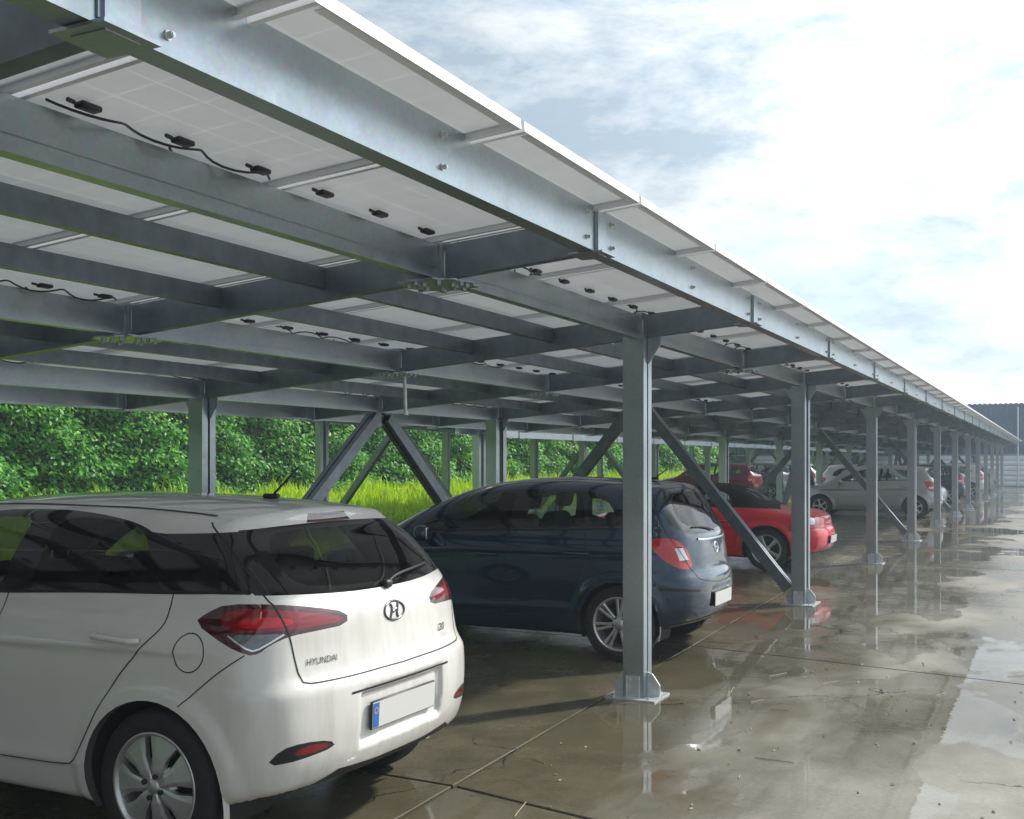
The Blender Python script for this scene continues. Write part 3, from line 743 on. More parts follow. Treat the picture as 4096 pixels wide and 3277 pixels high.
# ================================================================ CARS
def paint(name, c, metal=0.0, dirt=0.0, rough=0.35, coat=0.7):
    m, t, b = mat(name)
    g = N('ShaderNodeNewGeometry', t); tc_ = N('ShaderNodeTexCoord', t)
    cc = ramp(noise(tc_.outputs['Object'], 2.0, 4, 0.5, t), [(0.3, tuple(x*.96 for x in c)), (0.7, c)], t)
    if dirt:
        sp2 = N('ShaderNodeSeparateXYZ', t); LK(tc_.outputs['Object'], sp2.inputs[0])
        mp2 = N('ShaderNodeMapping', t); LK(tc_.outputs['Object'], mp2.inputs[0]); mp2.inputs['Scale'].default_value = (7, 7, 1.1)
        streak = noise(mp2.outputs[0], 2.4, 7, 0.65, t)
        spray = M('MULTIPLY', ramp(streak, [(0.42, (0,)*3), (0.75, (1,)*3)], t), ramp(sp2.outputs[0], [(0.0, (1,)*3), (0.45, (0.12,)*3)], t), tree=t)
        cc = mix(M('MULTIPLY', spray, dirt, tree=t), cc, (0.36, 0.32, 0.25), t)
    cc = mix(g.outputs['Backfacing'], cc, (0.10, 0.10, 0.098), t)           # bare dark trim on the inside of the shell
    LK(cc, b.inputs['Base Color'], t)
    b.inputs['Metallic'].default_value = metal; b.inputs['Roughness'].default_value = rough
    LK(M('MULTIPLY_ADD', g.outputs['Backfacing'], -coat, coat, tree=t), b.inputs['Coat Weight'], t); b.inputs['Specular IOR Level'].default_value = 0.3; b.inputs['Coat Roughness'].default_value = 0.04
    return m
def glassmat(name, tint, rough=0.02):
    m = bpy.data.materials.new(name); m.use_nodes = True; t = m.node_tree; t.nodes.clear()
    o = N('ShaderNodeOutputMaterial', t); tr = N('ShaderNodeBsdfTransparent', t); gl = N('ShaderNodeBsdfGlossy', t); mx = N('ShaderNodeMixShader', t); fr = N('ShaderNodeFresnel', t)
    tr.inputs[0].default_value = (*tint, 1); gl.inputs['Roughness'].default_value = rough; fr.inputs[0].default_value = 1.5
    LK(M('MULTIPLY_ADD', fr.outputs[0], 0.9, 0.01, tree=t), mx.inputs[0], t)
    LK(tr.outputs[0], mx.inputs[1], t); LK(gl.outputs[0], mx.inputs[2], t); LK(mx.outputs[0], o.inputs[0], t)
    return m
m_glass = glassmat('car_glass', (0.90, 0.95, 0.92)); m_glass_dark = glassmat('tinted_car_glass', (0.80, 0.86, 0.84))
m_frit = simple('glass_border_black', (0.006, 0.006, 0.007), 0.06, coat=0.3)
m_rubber = simple('seal_rubber', (0.008, 0.008, 0.008), 0.6)
m_gap = simple('panel_gap_dark', (0.010, 0.010, 0.010), 0.7)
m_tyre = simple('tyre_rubber', (0.018, 0.018, 0.019), 0.75, var=.3, scale=30, bump=.3, bscale=140)
m_rim = simple('wheel_silver', (0.58, 0.58, 0.57), 0.32, 0.75, var=.08, scale=30)
m_rim_dark = simple('wheel_shadow', (0.02, 0.02, 0.02), 0.6)
m_chrome = simple('chrome', (0.75, 0.76, 0.77), 0.12, 1.0)
m_under = simple('underbody', (0.012, 0.012, 0.012), 0.8)
m_cloth = simple('seat_cloth', (0.05, 0.05, 0.052), 0.9, bump=.3, bscale=220)
m_trim = simple('interior_trim', (0.07, 0.07, 0.072), 0.6)
m_lampred = simple('tail_lamp_red', (0.22, 0.002, 0.006), 0.08, coat=1.0); m_lampbright = simple('tail_lamp_inner_red', (0.50, 0.004, 0.008), 0.12, coat=1.0)
m_lampdark = simple('tail_lamp_smoked', (0.06, 0.004, 0.008), 0.08, coat=1.0); m_lampclear = simple('lamp_clear', (0.62, 0.63, 0.62), 0.1, 0.3, coat=1.0)
m_lampgrey = simple('lamp_grey_clear', (0.16, 0.17, 0.17), 0.12, 0.3, coat=1.0)
m_plate = simple('plate_white', (0.60, 0.60, 0.58), 0.4); m_eu = simple('plate_blue', (0.02, 0.12, 0.45), 0.35); m_yellow = simple('plate_yellow', (0.7, 0.55, 0.05), 0.4)

def chaikin(p, it):
    p = np.asarray(p, float)
    for _ in range(it):
        q = np.roll(p, -1, 0); p = np.stack([.75*p+.25*q, .25*p+.75*q], 1).reshape(-1, p.shape[1])
    return p
VIEW = {'side': ((1,0,0), (0,1,0)), 'rside': ((1,0,0), (0,-1,0)), 'tail': ((0,1,0), (-1,0,0)), 'nose': ((0,1,0), (1,0,0)), 'top': None,
        'cornerL': ((.7071,.7071,0), (-.7071,.7071,0)), 'cornerR': ((.7071,-.7071,0), (-.7071,-.7071,0)), 'ncornerL': ((-.7071,.7071,0), (.7071,.7071,0)), 'ncornerR': ((-.7071,-.7071,0), (.7071,-.7071,0))}
def inpoly(px, py, poly):
    ins = np.zeros(len(px), bool); n = len(poly); j = n-1
    for i in range(n):
        xi, yi = poly[i]; xj, yj = poly[j]
        c = ((yi > py) != (yj > py)) & (px < (xj-xi)*(py-yi)/((yj-yi) if abs(yj-yi) > 1e-12 else 1e-12) + xi)
        ins ^= c; j = i
    return ins
class XYZ:
    def __init__(s, a): s.x, s.y, s.z = a[:, 0], a[:, 1], a[:, 2]
class Cutter:
    """cuts outlines into the body mesh along clean lines and marks what lies inside them as another part"""
    def __init__(s, P, Q):
        s.V = [tuple(p) for p in P.tolist()]; s.F = Q.tolist(); s.pid = [0]*len(s.F); s.dead = [False]*len(s.F)
        s.C = P[Q].mean(1).tolist(); n = np.cross(P[Q[:, 2]]-P[Q[:, 0]], P[Q[:, 3]]-P[Q[:, 1]])
        s.N = (n/np.maximum(np.linalg.norm(n, axis=1), 1e-12)[:, None]).tolist()
    def cut(s, view, poly, pid, smooth=2, ndot=0.12, region=None):
        eu, d = (np.array(v, float) for v in VIEW[view])
        poly = np.asarray(poly, float)
        if poly.shape[1] == 3: poly = np.stack([poly @ eu, poly[:, 2]], 1)
        if smooth: poly = chaikin(poly, smooth)
        lo = poly.min(0)-.05; hi = poly.max(0)+.05
        C = np.array(s.C); Nn = np.array(s.N); u = C @ eu; w = C[:, 2]
        ok = (w > lo[1]) & (w < hi[1]) & (u > lo[0]) & (u < hi[0]) & (Nn @ d > ndot) & ~np.array(s.dead)
        if region is not None: ok &= region(XYZ(C))
        cand = list(np.nonzero(ok)[0])
        ex, ey = float(eu[0]), float(eu[1])
        def uw(i):
            v = s.V[i]; return v[0]*ex+v[1]*ey, v[2]
        def rad(k):
            cu = s.C[k][0]*ex+s.C[k][1]*ey; cw = s.C[k][2]
            return max(abs(uw(i)[0]-cu)+abs(uw(i)[1]-cw) for i in s.F[k])
        info = [(k, s.C[k][0]*ex+s.C[k][1]*ey, s.C[k][2], rad(k)) for k in cand]
        for i in range(len(poly)):
            a = poly[i]; e = poly[(i+1) % len(poly)]-a; L_ = float(np.hypot(*e))
            if L_ < 1e-6 or not info: continue
            hx, hy = float(e[0]/L_), float(e[1]/L_); a0, a1 = float(a[0]), float(a[1])
            arr = np.array([q[1:] for q in info]); du = arr[:, 0]-a0; dw = arr[:, 1]-a1
            T_ = du*hx+dw*hy; Q_ = -du*hy+dw*hx
            near = np.nonzero((np.abs(Q_) < arr[:, 2]+.001) & (T_ > -arr[:, 2]-.003) & (T_ < L_+arr[:, 2]+.003))[0]
            drop = set(); add = []; cache_ = {}
            for q_ in near:
                k = info[q_][0]; f = s.F[k]
                pr = [uw(j) for j in f]
                t_ = [(x-a0)*hx+(y-a1)*hy for x, y in pr]; q = [-(x-a0)*hy+(y-a1)*hx for x, y in pr]
                if not (max(t_) > -.003 and min(t_) < L_+.003 and max(q) > 2e-5 and min(q) < -2e-5): continue
                A_, B_ = [], []
                n_ = len(f)
                for j in range(n_):
                    v0, v1 = f[j], f[(j+1) % n_]; q0, q1 = q[j], q[(j+1) % n_]
                    if q0 >= -2e-5: A_.append(v0)
                    if q0 <= 2e-5: B_.append(v0)
                    if (q0 > 2e-5 and q1 < -2e-5) or (q0 < -2e-5 and q1 > 2e-5):
                        key = (min(v0, v1), max(v0, v1))
                        if key not in cache_:
                            r = q0/(q0-q1); p0 = s.V[v0]; p1 = s.V[v1]
                            s.V.append(tuple(p0[m_]+(p1[m_]-p0[m_])*r for m_ in range(3))); cache_[key] = len(s.V)-1
                        A_.append(cache_[key]); B_.append(cache_[key])
                if len(A_) < 3 or len(B_) < 3: continue
                s.dead[k] = True; drop.add(q_)
                for fc in (A_, B_):
                    s.F.append(fc); s.pid.append(s.pid[k]); s.dead.append(False); s.N.append(s.N[k])
                    s.C.append([sum(s.V[j][m_] for j in fc)/len(fc) for m_ in range(3)])
                    kk = len(s.F)-1; add.append((kk, s.C[kk][0]*ex+s.C[kk][1]*ey, s.C[kk][2], rad(kk)))
            if drop: info = [q for j, q in enumerate(info) if j not in drop] + add
        if not info: return
        ins = inpoly(np.array([q[1] for q in info]), np.array([q[2] for q in info]), poly)
        for q, k in zip(info, ins):
            if k: s.pid[q[0]] = pid
    def mark(s, fn, pid):
        for k in range(len(s.F)):
            if not s.dead[k] and s.pid[k] == 0 and fn(s.C[k], s.N[k]): s.pid[k] = pid
    def parts(s):
        d = {}
        for k, f in enumerate(s.F):
            if not s.dead[k]: d.setdefault(s.pid[k], []).append(f)
        return np.array(s.V), d
def part_mesh(shape, co, faces, m, off=0.0):
    used = sorted({i for f in faces for i in f}); mp_ = {i: k for k, i in enumerate(used)}
    P = co[used]; n = shape.normal(P)
    me = bpy.data.meshes.new('part'); me.from_pydata((P+n*off).tolist(), [], [[mp_[i] for i in f] for f in faces])
    me.materials.append(m); me.polygons.foreach_set('use_smooth', [True]*len(me.polygons))
    me.normals_split_custom_set_from_vertices(n.tolist())
    return me
def snap(shape, P, it=6):
    P = np.array(P, float)
    for _ in range(it):
        f = shape.F(*P.T); g = shape.grad(P); P = P - (f/np.maximum((g*g).sum(1), .2))[:, None]*g*.9
    return P
def resample(P, step=.02, closed=False, smooth=True):
    P = np.asarray(P, float)
    if closed: P = np.concatenate([P, P[:1]])
    out_ = []
    n = len(P)
    for i in range(n-1):
        p0 = P[i-1] if i > 0 else (P[-2] if closed else 2*P[0]-P[1]); p1 = P[i]; p2 = P[i+1]; p3 = P[i+2] if i+2 < n else (P[1] if closed else 2*P[-1]-P[-2])
        k = max(2, int(np.linalg.norm(p2-p1)/step))
        for t_ in np.linspace(0, 1, k, endpoint=False):
            if smooth: out_.append(.5*((2*p1)+(-p0+p2)*t_+(2*p0-5*p1+4*p2-p3)*t_*t_+(-p0+3*p1-3*p2+p3)*t_**3))
            else: out_.append(p1+(p2-p1)*t_)
    if not closed: out_.append(P[-1])
    return np.array(out_)
def ribbon(shape, P, w, off=.0012, closed=False, smooth=True, step=.02, thick=0.0):
    P = snap(shape, resample(P, step, closed, smooth)); n = shape.normal(P)
    T = np.roll(P, -1, 0)-np.roll(P, 1, 0)
    if not closed: T[0] = P[1]-P[0]; T[-1] = P[-1]-P[-2]
    T /= np.maximum(np.linalg.norm(T, axis=1), 1e-9)[:, None]
    S = np.cross(n, T); k = len(P)
    mb_ = MB()
    A = P+S*w/2+n*off; B = P-S*w/2+n*off; C = P+n*(off+max(thick, w*.12))
    vs = np.concatenate([A, C, B]); rng_ = range(k if closed else k-1)
    fs = [(i, (i+1) % k, k+(i+1) % k, k+i) for i in rng_] + [(k+i, k+(i+1) % k, 2*k+(i+1) % k, 2*k+i) for i in rng_]
    return mb_.add(vs.tolist(), fs, 0, True)
def textmesh(shape, txt, y0, z0, height, italic=0.0, mirror=-1, width=None, m=None, off=.003):
    cu = bpy.data.curves.new('lettering', 'FONT'); cu.body = txt; cu.size = 1.0; cu.shear = italic; cu.resolution_u = 3
    ob = bpy.data.objects.new('lettering', cu); col.objects.link(ob)
    me = bpy.data.meshes.new_from_object(ob.evaluated_get(bpy.context.evaluated_depsgraph_get()))
    bpy.data.objects.remove(ob); bpy.data.curves.remove(cu)
    co = np.array([v.co[:] for v in me.vertices]); mn = co.min(0); mx_ = co.max(0)
    s_ = height/(mx_[1]-mn[1]); sx2 = s_ if width is None else width/(mx_[0]-mn[0])
    y = y0 + mirror*(co[:, 0]-mn[0])*sx2; z = z0 + (co[:, 1]-mn[1])*s_
    P = shape.tail(np.stack([y, z], 1)); n = shape.normal(P); P = P+n*off
    for v, p in zip(me.vertices, P): v.co = p
    me.materials.append(m); me.update()
    return me
# --- wheels
def wheel_meshes(kind, r_t, r_r, w=.19):
    ty = MB(); h_ = w/2
    ty.lathe([(r_r-.012,-h_*.8),(r_r+.004,-h_*.96),(r_r+.03,-h_),(r_t-.045,-h_*1.02),(r_t-.016,-h_*.93),(r_t-.003,-h_*.78),(r_t,-h_*.5),(r_t,0),(r_t,h_*.5),(r_t-.003,h_*.78),(r_t-.016,h_*.93),(r_t-.045,h_*1.02),(r_r+.03,h_),(r_r+.004,h_*.96),(r_r-.012,h_*.8)], 56, 'y')
    for s_ in (-.45, -.15, .15, .45): ty.lathe([(r_t+.0005, h_*s_-.004), (r_t-.004, h_*s_), (r_t+.0005, h_*s_+.004)], 56, 'y')
    ri = MB()
    ri.lathe([(r_r+.006,h_*.97),(r_r+.004,h_*1.0),(r_r-.006,h_*.98),(r_r-.014,h_*.80),(r_r-.03,h_*.3),(r_r-.04,-h_*.8)], 56, 'y', mi=0)
    ri.lathe([(0,-.005),(r_r-.03,-.005)], 40, 'y', mi=1)             # dark space behind the spokes
    face = h_*.86
    def blade(a0, prof, ymul=1.0, mi=0):
        """spoke: list of (radius, half angle width in metres, height)"""
        ca, sa = math.cos(a0), math.sin(a0)
        vs = []
        for rr, hw, hh in prof:
            for sgn, dz in ((-1,-.028),(-1,-.004),(-.55,0),(.55,0),(1,-.004),(1,-.028)):
                x_ = rr; y_ = sgn*hw
                vs.append((x_*ca-y_*sa, hh+dz, x_*sa+y_*ca))
        fs = [(i*6+j, (i+1)*6+j, (i+1)*6+j+1, i*6+j+1) for i in range(len(prof)-1) for j in range(5)]
        ri.add(vs, fs, mi, False)
    if kind == 'cover':      # wheel cover with seven broad blades
        for k in range(7):
            a = 2*math.pi*k/7+.2
            blade(a, [(.028,.013,face+.012),(.07,.028,face+.014),(.12,.037,face+.010),(.165,.061,face+.003),(r_r-.004,.084,face-.004)])
            blade(a+math.pi/7, [(.035,.010,face+.004),(.075,.013,face-.002),(.10,.004,face-.02)])
        for k in range(4):
            a = 2*math.pi*k/4+.55; c_ = Vector((.047*math.cos(a), face+.011, .047*math.sin(a)))
            ri.cyl(c_, c_+Vector((0,.012,0)), .011, 8, 1)
        ri.lathe([(0,face+.018),(.026,face+.017),(.034,face+.010),(.034,face)], 24, 'y')
    elif kind == 'twin':     # alloy with seven split spokes
        for k in range(7):
            a = 2*math.pi*k/7+.1
            for s_ in (-.125, .125):
                blade(a+s_, [(.030,.014,face-.006),(.08,.011,face-.004),(.14,.011,face),(r_r-.006,.014,face+.004)])
        ri.lathe([(0,face+.004),(.03,face+.004),(.042,face-.002),(.06,face-.008),(.065,face-.03)], 24, 'y')
        for k in range(5):
            a = 2*math.pi*k/5; c_ = Vector((.052*math.cos(a), face-.007, .052*math.sin(a))); ri.cyl(c_, c_+Vector((0,.006,0)), .008, 8, 1)
    else:                    # plain five spoke
        for k in range(5):
            blade(2*math.pi*k/5+.3, [(.03,.022,face-.002),(.09,.020,face),(r_r-.006,.034,face+.004)])
        ri.lathe([(0,face+.008),(.04,face+.006),(.055,face-.004),(.055,face-.03)], 20, 'y')
    return ty.mesh(m_tyre, 'tyre'), ri.mesh([m_rim, m_rim_dark], 'rim')

def seat(parent, x, y, w=.48, back=.58, rest=True, tilt=-.22):
    # x: seat front-back centre; the backrest leans to the tail
    m = MB(); m.rbox((x, y, .52), (.50, w, .16), .06)
    rot = Matrix.Rotation(tilt, 3, 'Y')
    m.rbox(Vector((x-.27-.06, y, .58+back/2)), (.13, w*.96, back), .06, rot=rot)
    if rest:
        m.rbox(Vector((x-.27-.06-.13, y, .58+back+.13)), (.10, .26, .18), .045, rot=rot)
        for s_ in (-.05, .05): m.cyl((x-.27-.105, y+s_, .56+back-.03), (x-.27-.125, y+s_, .58+back+.08), .007, 6, 1)
    m.build('seat', [m_cloth, m_chrome], parent)
body_cache = {}
def build_car(name, label, sp, h, loc, rz, body_mat, wheel_kind, cuts, lines, extras=None, interior=True, cat='car', group=None, glass=None):
    """cuts: (part name, view, outline, material, smoothing, mirrored)"""
    sh = CarShape(sp)
    car = empty(name, loc, rz); tag(car, label, cat, group)
    key = (id(sp), h)
    info = {0: ('body', body_mat, None)}; pid = 1
    hit_ = body_cache.get(key)
    if hit_ is None: P, Q = sh.mesh(h); C = Cutter(P, Q)
    for ax in (sp['axles'] if hit_ is None else ()):                         # wheel openings
        a = np.linspace(0, 2*np.pi, 41)[:-1]; poly = np.stack([ax+sp['arch_r']*np.cos(a), sp['wheel_r']-.0+sp['arch_r']*np.sin(a)], 1)
        for v in ('side', 'rside'):
            C.cut(v, poly, 999, smooth=0, ndot=-.2, region=(lambda c, s_=(1 if v == 'side' else -1): c.y*s_ > .5))
    rec = []
    for cdef in cuts:
        nm, view, poly, m, smth = cdef[:5]; opt = cdef[5] if len(cdef) > 5 else {}
        views = [(view, 1)]
        if view in ('side', 'cornerL', 'ncornerL') and not opt.get('single'): views.append(({'side': 'rside', 'cornerL': 'cornerR', 'ncornerL': 'ncornerR'}[view], -1))
        for v, sg in views:
            pp = np.asarray(poly, float)
            if pp.shape[1] == 3: pp = pp*np.array([1, sg, 1])
            if hit_ is None: C.cut(v, pp, pid, smooth=smth, ndot=opt.get('ndot', .12), region=opt.get('region'))
            info[pid] = (nm, m, opt.get('child_of')); pid += 1
    if hit_ is None:
        C.mark(lambda c, n: c[2] < .36 and n[2] < -.85, 998)
        body_cache[key] = C.parts()
    co, d = body_cache[key]
    made = {}
    for k, faces in d.items():
        if k == 999: continue
        nm, m, par = ('underbody', m_under, None) if k == 998 else info[k]
        o = link(nm, part_mesh(sh, co, faces, m), car); made.setdefault(nm, []).append(o)
        if par and par in made:
            near = min(made[par], key=lambda q: (Vector(np.array([v.co[:] for v in q.data.vertices]).mean(0)) - Vector(np.array([v.co[:] for v in o.data.vertices]).mean(0))).length)
            o.parent = near
    # wheel housings with a rolled lip
    for ax in sp['axles']:
        for s_ in (1, -1):
            m = MB(); n_ = 36; aa = np.linspace(-.5, math.pi+.5, n_); rr = sp['arch_r']
            xz = np.stack([ax+rr*np.cos(aa), np.maximum(sp['wheel_r']+rr*np.sin(aa), .13)], 1)
            ok = np.array([sh.F(np.array([p[0]]), np.array([.7]), np.array([max(p[1], .24)]))[0] < 0 for p in xz])
            yo = np.array([sh.W(np.array([p[0]]), np.array([p[1]]))[0] for p in xz])-.004
            vs = [(p[0], s_*y_, p[1]) for p, y_ in zip(xz, yo)] + [(p[0], s_*(y_-.035), p[1]) for p, y_ in zip(xz, yo)] + [(ax+(p[0]-ax)*1.0, s_*.50, p[1]) for p in xz]
            idx_ = [i for i in range(n_-1) if xz[i][1] > .2 or xz[i+1][1] > .2]
            m.add(vs, [(i, i+1, n_+i+1, n_+i) for i in idx_], 0, True); m.add(vs, [(n_+i, n_+i+1, 2*n_+i+1, 2*n_+i) for i in idx_], 1, True)
            m.add([(ax, s_*.50, sp['wheel_r'])]+[(p[0], s_*.50, p[1]) for p in xz], [(0, i+1, i+2) for i in range(n_-1)], 1)
            m.build('wheel_housing', [body_mat, m_under], car)
    # wheels
    ty, ri = wheel_meshes(wheel_kind, sp['wheel_r'], sp.get('rim_r', .215))
    for ax in sp['axles']:
        for s_ in (1, -1):
            w = empty('wheel'); w.parent = car; w.location = (ax, s_*(sp['wheel_y']-.115), sp['wheel_r']); w.rotation_euler = (0, rng.uniform(0, .5), 0 if s_ > 0 else math.pi)
            link('tyre', ty, w); link('rim', ri, w)
    for ln_ in lines:
        nm, pts, w, m = ln_[:4]; o = ln_[4] if len(ln_) > 4 else {}
        for sg in ((1, -1) if o.get('mirror', True) else (1,)):
            ribbon(sh, np.array(pts, float)*np.array([1, sg, 1]), w, closed=o.get('closed', False), smooth=o.get('smooth', True), thick=o.get('thick', 0), off=o.get('off', .0012)).build(nm, m, car)
    if interior:
        L = sp['axles'][0]; F_ = sp.get('seats', (L+1.45, L+.62))
        for s_ in (-.36, .36): seat(car, F_[0], s_)
        m = MB(); m.rbox((F_[1], 0, .50), (.50, 1.2, .18), .06); m.rbox((F_[1]-.30, 0, .80), (.14, 1.22, .50), .06, rot=Matrix.Rotation(-.2, 3, 'Y'))
        for s_ in (-.38, .38): m.rbox((F_[1]-.40, s_, 1.12), (.09, .25, .15), .04, rot=Matrix.Rotation(-.2, 3, 'Y'))
        m.build('rear_bench', m_cloth, car)
        m = MB(); xd = sp.get('dash', L+2.05); m.rbox((xd+.15, 0, .78), (.55, 1.3, .32), .08); m.rbox((xd-.25, 0, .55), (.8, .22, .3), .05); m.build('dashboard', m_trim, car)
        m = MB(); ctr = Vector((xd-.22, .36, .90)); ax_ = Vector((.9, 0, -.45)).normalized(); u_ = Vector((0,1,0)); v_ = ax_.cross(u_)
        m.tube([ctr+(u_*math.cos(t_)+v_*math.sin(t_))*.18 for t_ in np.linspace(0, 2*math.pi, 25)], .014, 8); m.tube([ctr-u_*.17, ctr+ax_*.03, ctr+u_*.17], .016, 6); m.tube([ctr+ax_*.03, ctr+ax_*.25], .03, 8)
        m.build('steering_wheel', m_trim, car)
    if extras: extras(sh, car, made)
    return car
def plate(parent, sh, z, w=.52, h_=.11, eu=True, xo=-.006):
    p0 = sh.tail(np.array([[0., z-h_/2], [0., z+h_/2], [.2, z]])); tilt = math.atan2(p0[1][0]-p0[0][0], h_)
    ox = min(p0[0][0], p0[1][0], p0[2][0])
    e = link('number_plate', MB().rbox((0,0,0), (.012, w+.012, h_+.012), .004, seg=1).mesh(m_black, 'number_plate'), parent, (ox+xo, 0, z), (0, tilt, 0))
    MB().box((-.0075, 0, 0), (.003, w, h_)).build('plate_face', m_plate, e)
    if eu:
        MB().box((-.0088, w/2-.024, 0), (.003, .045, h_-.006)).build('country_band', m_eu, e)
        st = MB()
        for k in range(12):
            a = 2*math.pi*k/12; st.cyl((-.0102, w/2-.024+.013*math.cos(a), .02+.013*math.sin(a)), (-.0112, w/2-.024+.013*math.cos(a), .02+.013*math.sin(a)), .0026, 5)
        st.build('stars', m_yellow, e)
    return e
def wiper(sh, car, pts, w=.014):
    ribbon(sh, pts, w, thick=.016, off=.008).build('rear_wiper', m_black, car)
def mirror(car, x, y, z, m_body):
    for s_ in (1, -1):
        e = MB().rbox((0,0,0), (.13, .20, .14), .055, seg=4).build('door_mirror', m_body, car, loc=(x, s_*y, z), rot=(0, 0, s_*.18))
        MB().rbox((-.062, 0, 0), (.012, .165, .105), .005, seg=2).build('mirror_glass', m_chrome, e)
        MB().cyl((.0, -s_*.07, -.03), (.03, -s_*.15, -.05), .02, 8).build('stalk', m_black, e)
def handle(sh, car, x0, x1, z, m, z1=None):
    for s_ in (1, -1):
        P = sh.side([(x0, z), ((x0+x1)/2, (z+(z1 or z))/2), (x1, z1 or z)], s_)
        hm = MB(); pts = [P[0]+[0, s_*.004, 0], P[0]*.85+P[1]*.15+[0, s_*.034, 0], P[1]+[0, s_*.040, 0], P[2]*.85+P[1]*.15+[0, s_*.034, 0], P[2]+[0, s_*.004, 0]]
        pts = resample(np.array(pts), .02); hm.tube(pts.tolist(), .013, 8)
        hm.build('door_handle', m, car)

# ---------------------------------------------------------------- white hatchback in the foreground
p_white = paint('white_paint', (0.70, 0.685, 0.645), dirt=.4, coat=1.0)
BAND = [(.42,1.338),(.62,1.328),(.854,1.321),(.925,1.348),(1.05,1.374),(1.27,1.399),(1.52,1.411),(1.9,1.402),(2.15,1.36),(2.45,1.25),(2.75,1.10),(2.93,1.005),(2.3,1.025),(1.66,1.046),(1.17,1.071),(.655,1.09),(.18,1.099)]
RD = [(1.478,1.067),(1.472,1.195),(1.445,1.335),(1.405,1.372),(1.315,1.379),(1.12,1.372),(.985,1.352),(.90,1.318),(.855,1.27),(.725,1.10),(.74,1.088)]
FD = [(1.66,1.06),(1.65,1.193),(1.605,1.335),(1.63,1.372),(1.85,1.373),(2.08,1.335),(2.35,1.235),(2.66,1.07),(2.66,1.042)]
WS = [(-.60,1.33),(0,1.38),(.60,1.33),(.72,1.03),(0,1.01),(-.72,1.03)]
RG = [(.66,1.337),(.3,1.350),(0,1.355),(-.3,1.350),(-.66,1.337),(-.74,1.094),(-.60,1.088),(-.3,1.070),(0,1.066),(.3,1.070),(.60,1.088),(.74,1.094)]
RGi = [(.50,1.318),(.25,1.330),(-.25,1.330),(-.50,1.318),(-.575,1.125),(-.3,1.096),(0,1.092),(.3,1.096),(.575,1.125)]
GATE = [(.625,1.345),(.68,1.096),(.672,1.057),(.656,.94),(.64,.82),(.63,.763),(.598,.739),(.3,.736),(-.3,.736),(-.598,.739),(-.63,.763),(-.64,.82),(-.656,.94),(-.672,1.057),(-.68,1.096),(-.625,1.345)]
RDOOR = [(.645,1.10),(.652,1.02),(.667,.954),(.748,.869),(.853,.755),(.946,.627),(1.06,.441),(1.165,.35),(1.60,.342),(1.615,.7),(1.60,1.06)]
FDOOR = [(1.61,1.06),(1.625,.7),(1.61,.342),(2.55,.335),(2.72,.5),(2.78,.8),(2.80,1.02)]
LAMP = [(.515,.796,.982),(.466,.776,1.022),(.38,.756,1.061),(.216,.675,1.060),(.136,.506,1.032),(.093,.337,.994),(.085,.345,.944),(.115,.534,.938),(.15,.658,.932),(.19,.728,.904),(.213,.765,.874),(.25,.789,.868),(.339,.816,.905)]
LAMP_IN = [(.40,.775,1.020),(.33,.745,1.044),(.215,.675,1.040),(.14,.51,1.012),(.10,.36,.980),(.10,.37,.960),(.14,.55,.958),(.17,.66,.958),(.26,.765,.955),(.36,.80,.960)]
LAMP_GL = [(.30,.77,1.005),(.22,.70,1.012),(.165,.61,.995),(.165,.62,.972),(.24,.735,.968),(.30,.785,.972)]
LAMP_CL = [(.33,.80,.946),(.24,.76,.946),(.165,.665,.946),(.20,.74,.915),(.23,.775,.886),(.27,.79,.893)]
REFL = [(.168,.785,.440),(.124,.741,.503),(.082,.658,.516),(.047,.519,.500),(.045,.485,.467),(.086,.652,.448)]
REFLI = [(.105,.70,.470),(.082,.655,.498),(.055,.56,.496),(.045,.505,.478),(.07,.61,.462)]
DIFF = [(-.60,.20),(-.53,.33),(-.44,.368),(-.2,.352),(.2,.352),(.44,.362),(.53,.33),(.60,.20)]
white_cuts = [
    ('tailgate', 'tail', GATE, p_white, 0, {'ndot': .05}),
    ('door', 'side', RDOOR, p_white, 1), ('door', 'side', FDOOR, p_white, 1),
    ('window_surround', 'side', BAND, m_frit, 1, {'region': lambda c: c.x > .12, 'ndot': .05}),
    ('rear_window_border', 'tail', RG, m_frit, 1, {'ndot': -.25, 'region': lambda c: c.x < .62}),
    ('rear_window', 'tail', RGi, m_glass, 2),
    ('side_window', 'side', RD, m_glass_dark, 1), ('side_window', 'side', FD, m_glass, 1),
    ('windscreen', 'nose', WS, m_glass, 1),
    ('tail_lamp', 'cornerL', LAMP, m_lampdark, 1, {'ndot': .0}),
    ('inner_lens', 'cornerL', LAMP_IN, m_lampred, 2, {'child_of': 'tail_lamp'}),
    ('light_bar', 'cornerL', LAMP_GL, m_lampbright, 2, {'child_of': 'tail_lamp'}),
    ('reverse_lens', 'cornerL', LAMP_CL, m_lampgrey, 1, {'child_of': 'tail_lamp'}),
    ('reflector_housing', 'cornerL', REFL, m_black, 1), ('bumper_reflector', 'cornerL', REFLI, m_lampred, 1, {'child_of': 'reflector_housing'}),
    ('diffuser', 'tail', DIFF, m_black, 0, {}),
    ('brake_lamp', 'tail', [(.17,1.354),(.14,1.394),(-.14,1.394),(-.17,1.354)], m_lampdark, 0),
    ('headlamp', 'ncornerL', [(3.95,.45,.72),(3.80,.70,.76),(3.55,.80,.86),(3.60,.75,.90),(3.85,.55,.82)], m_lampclear, 1),
]
gapw = .006
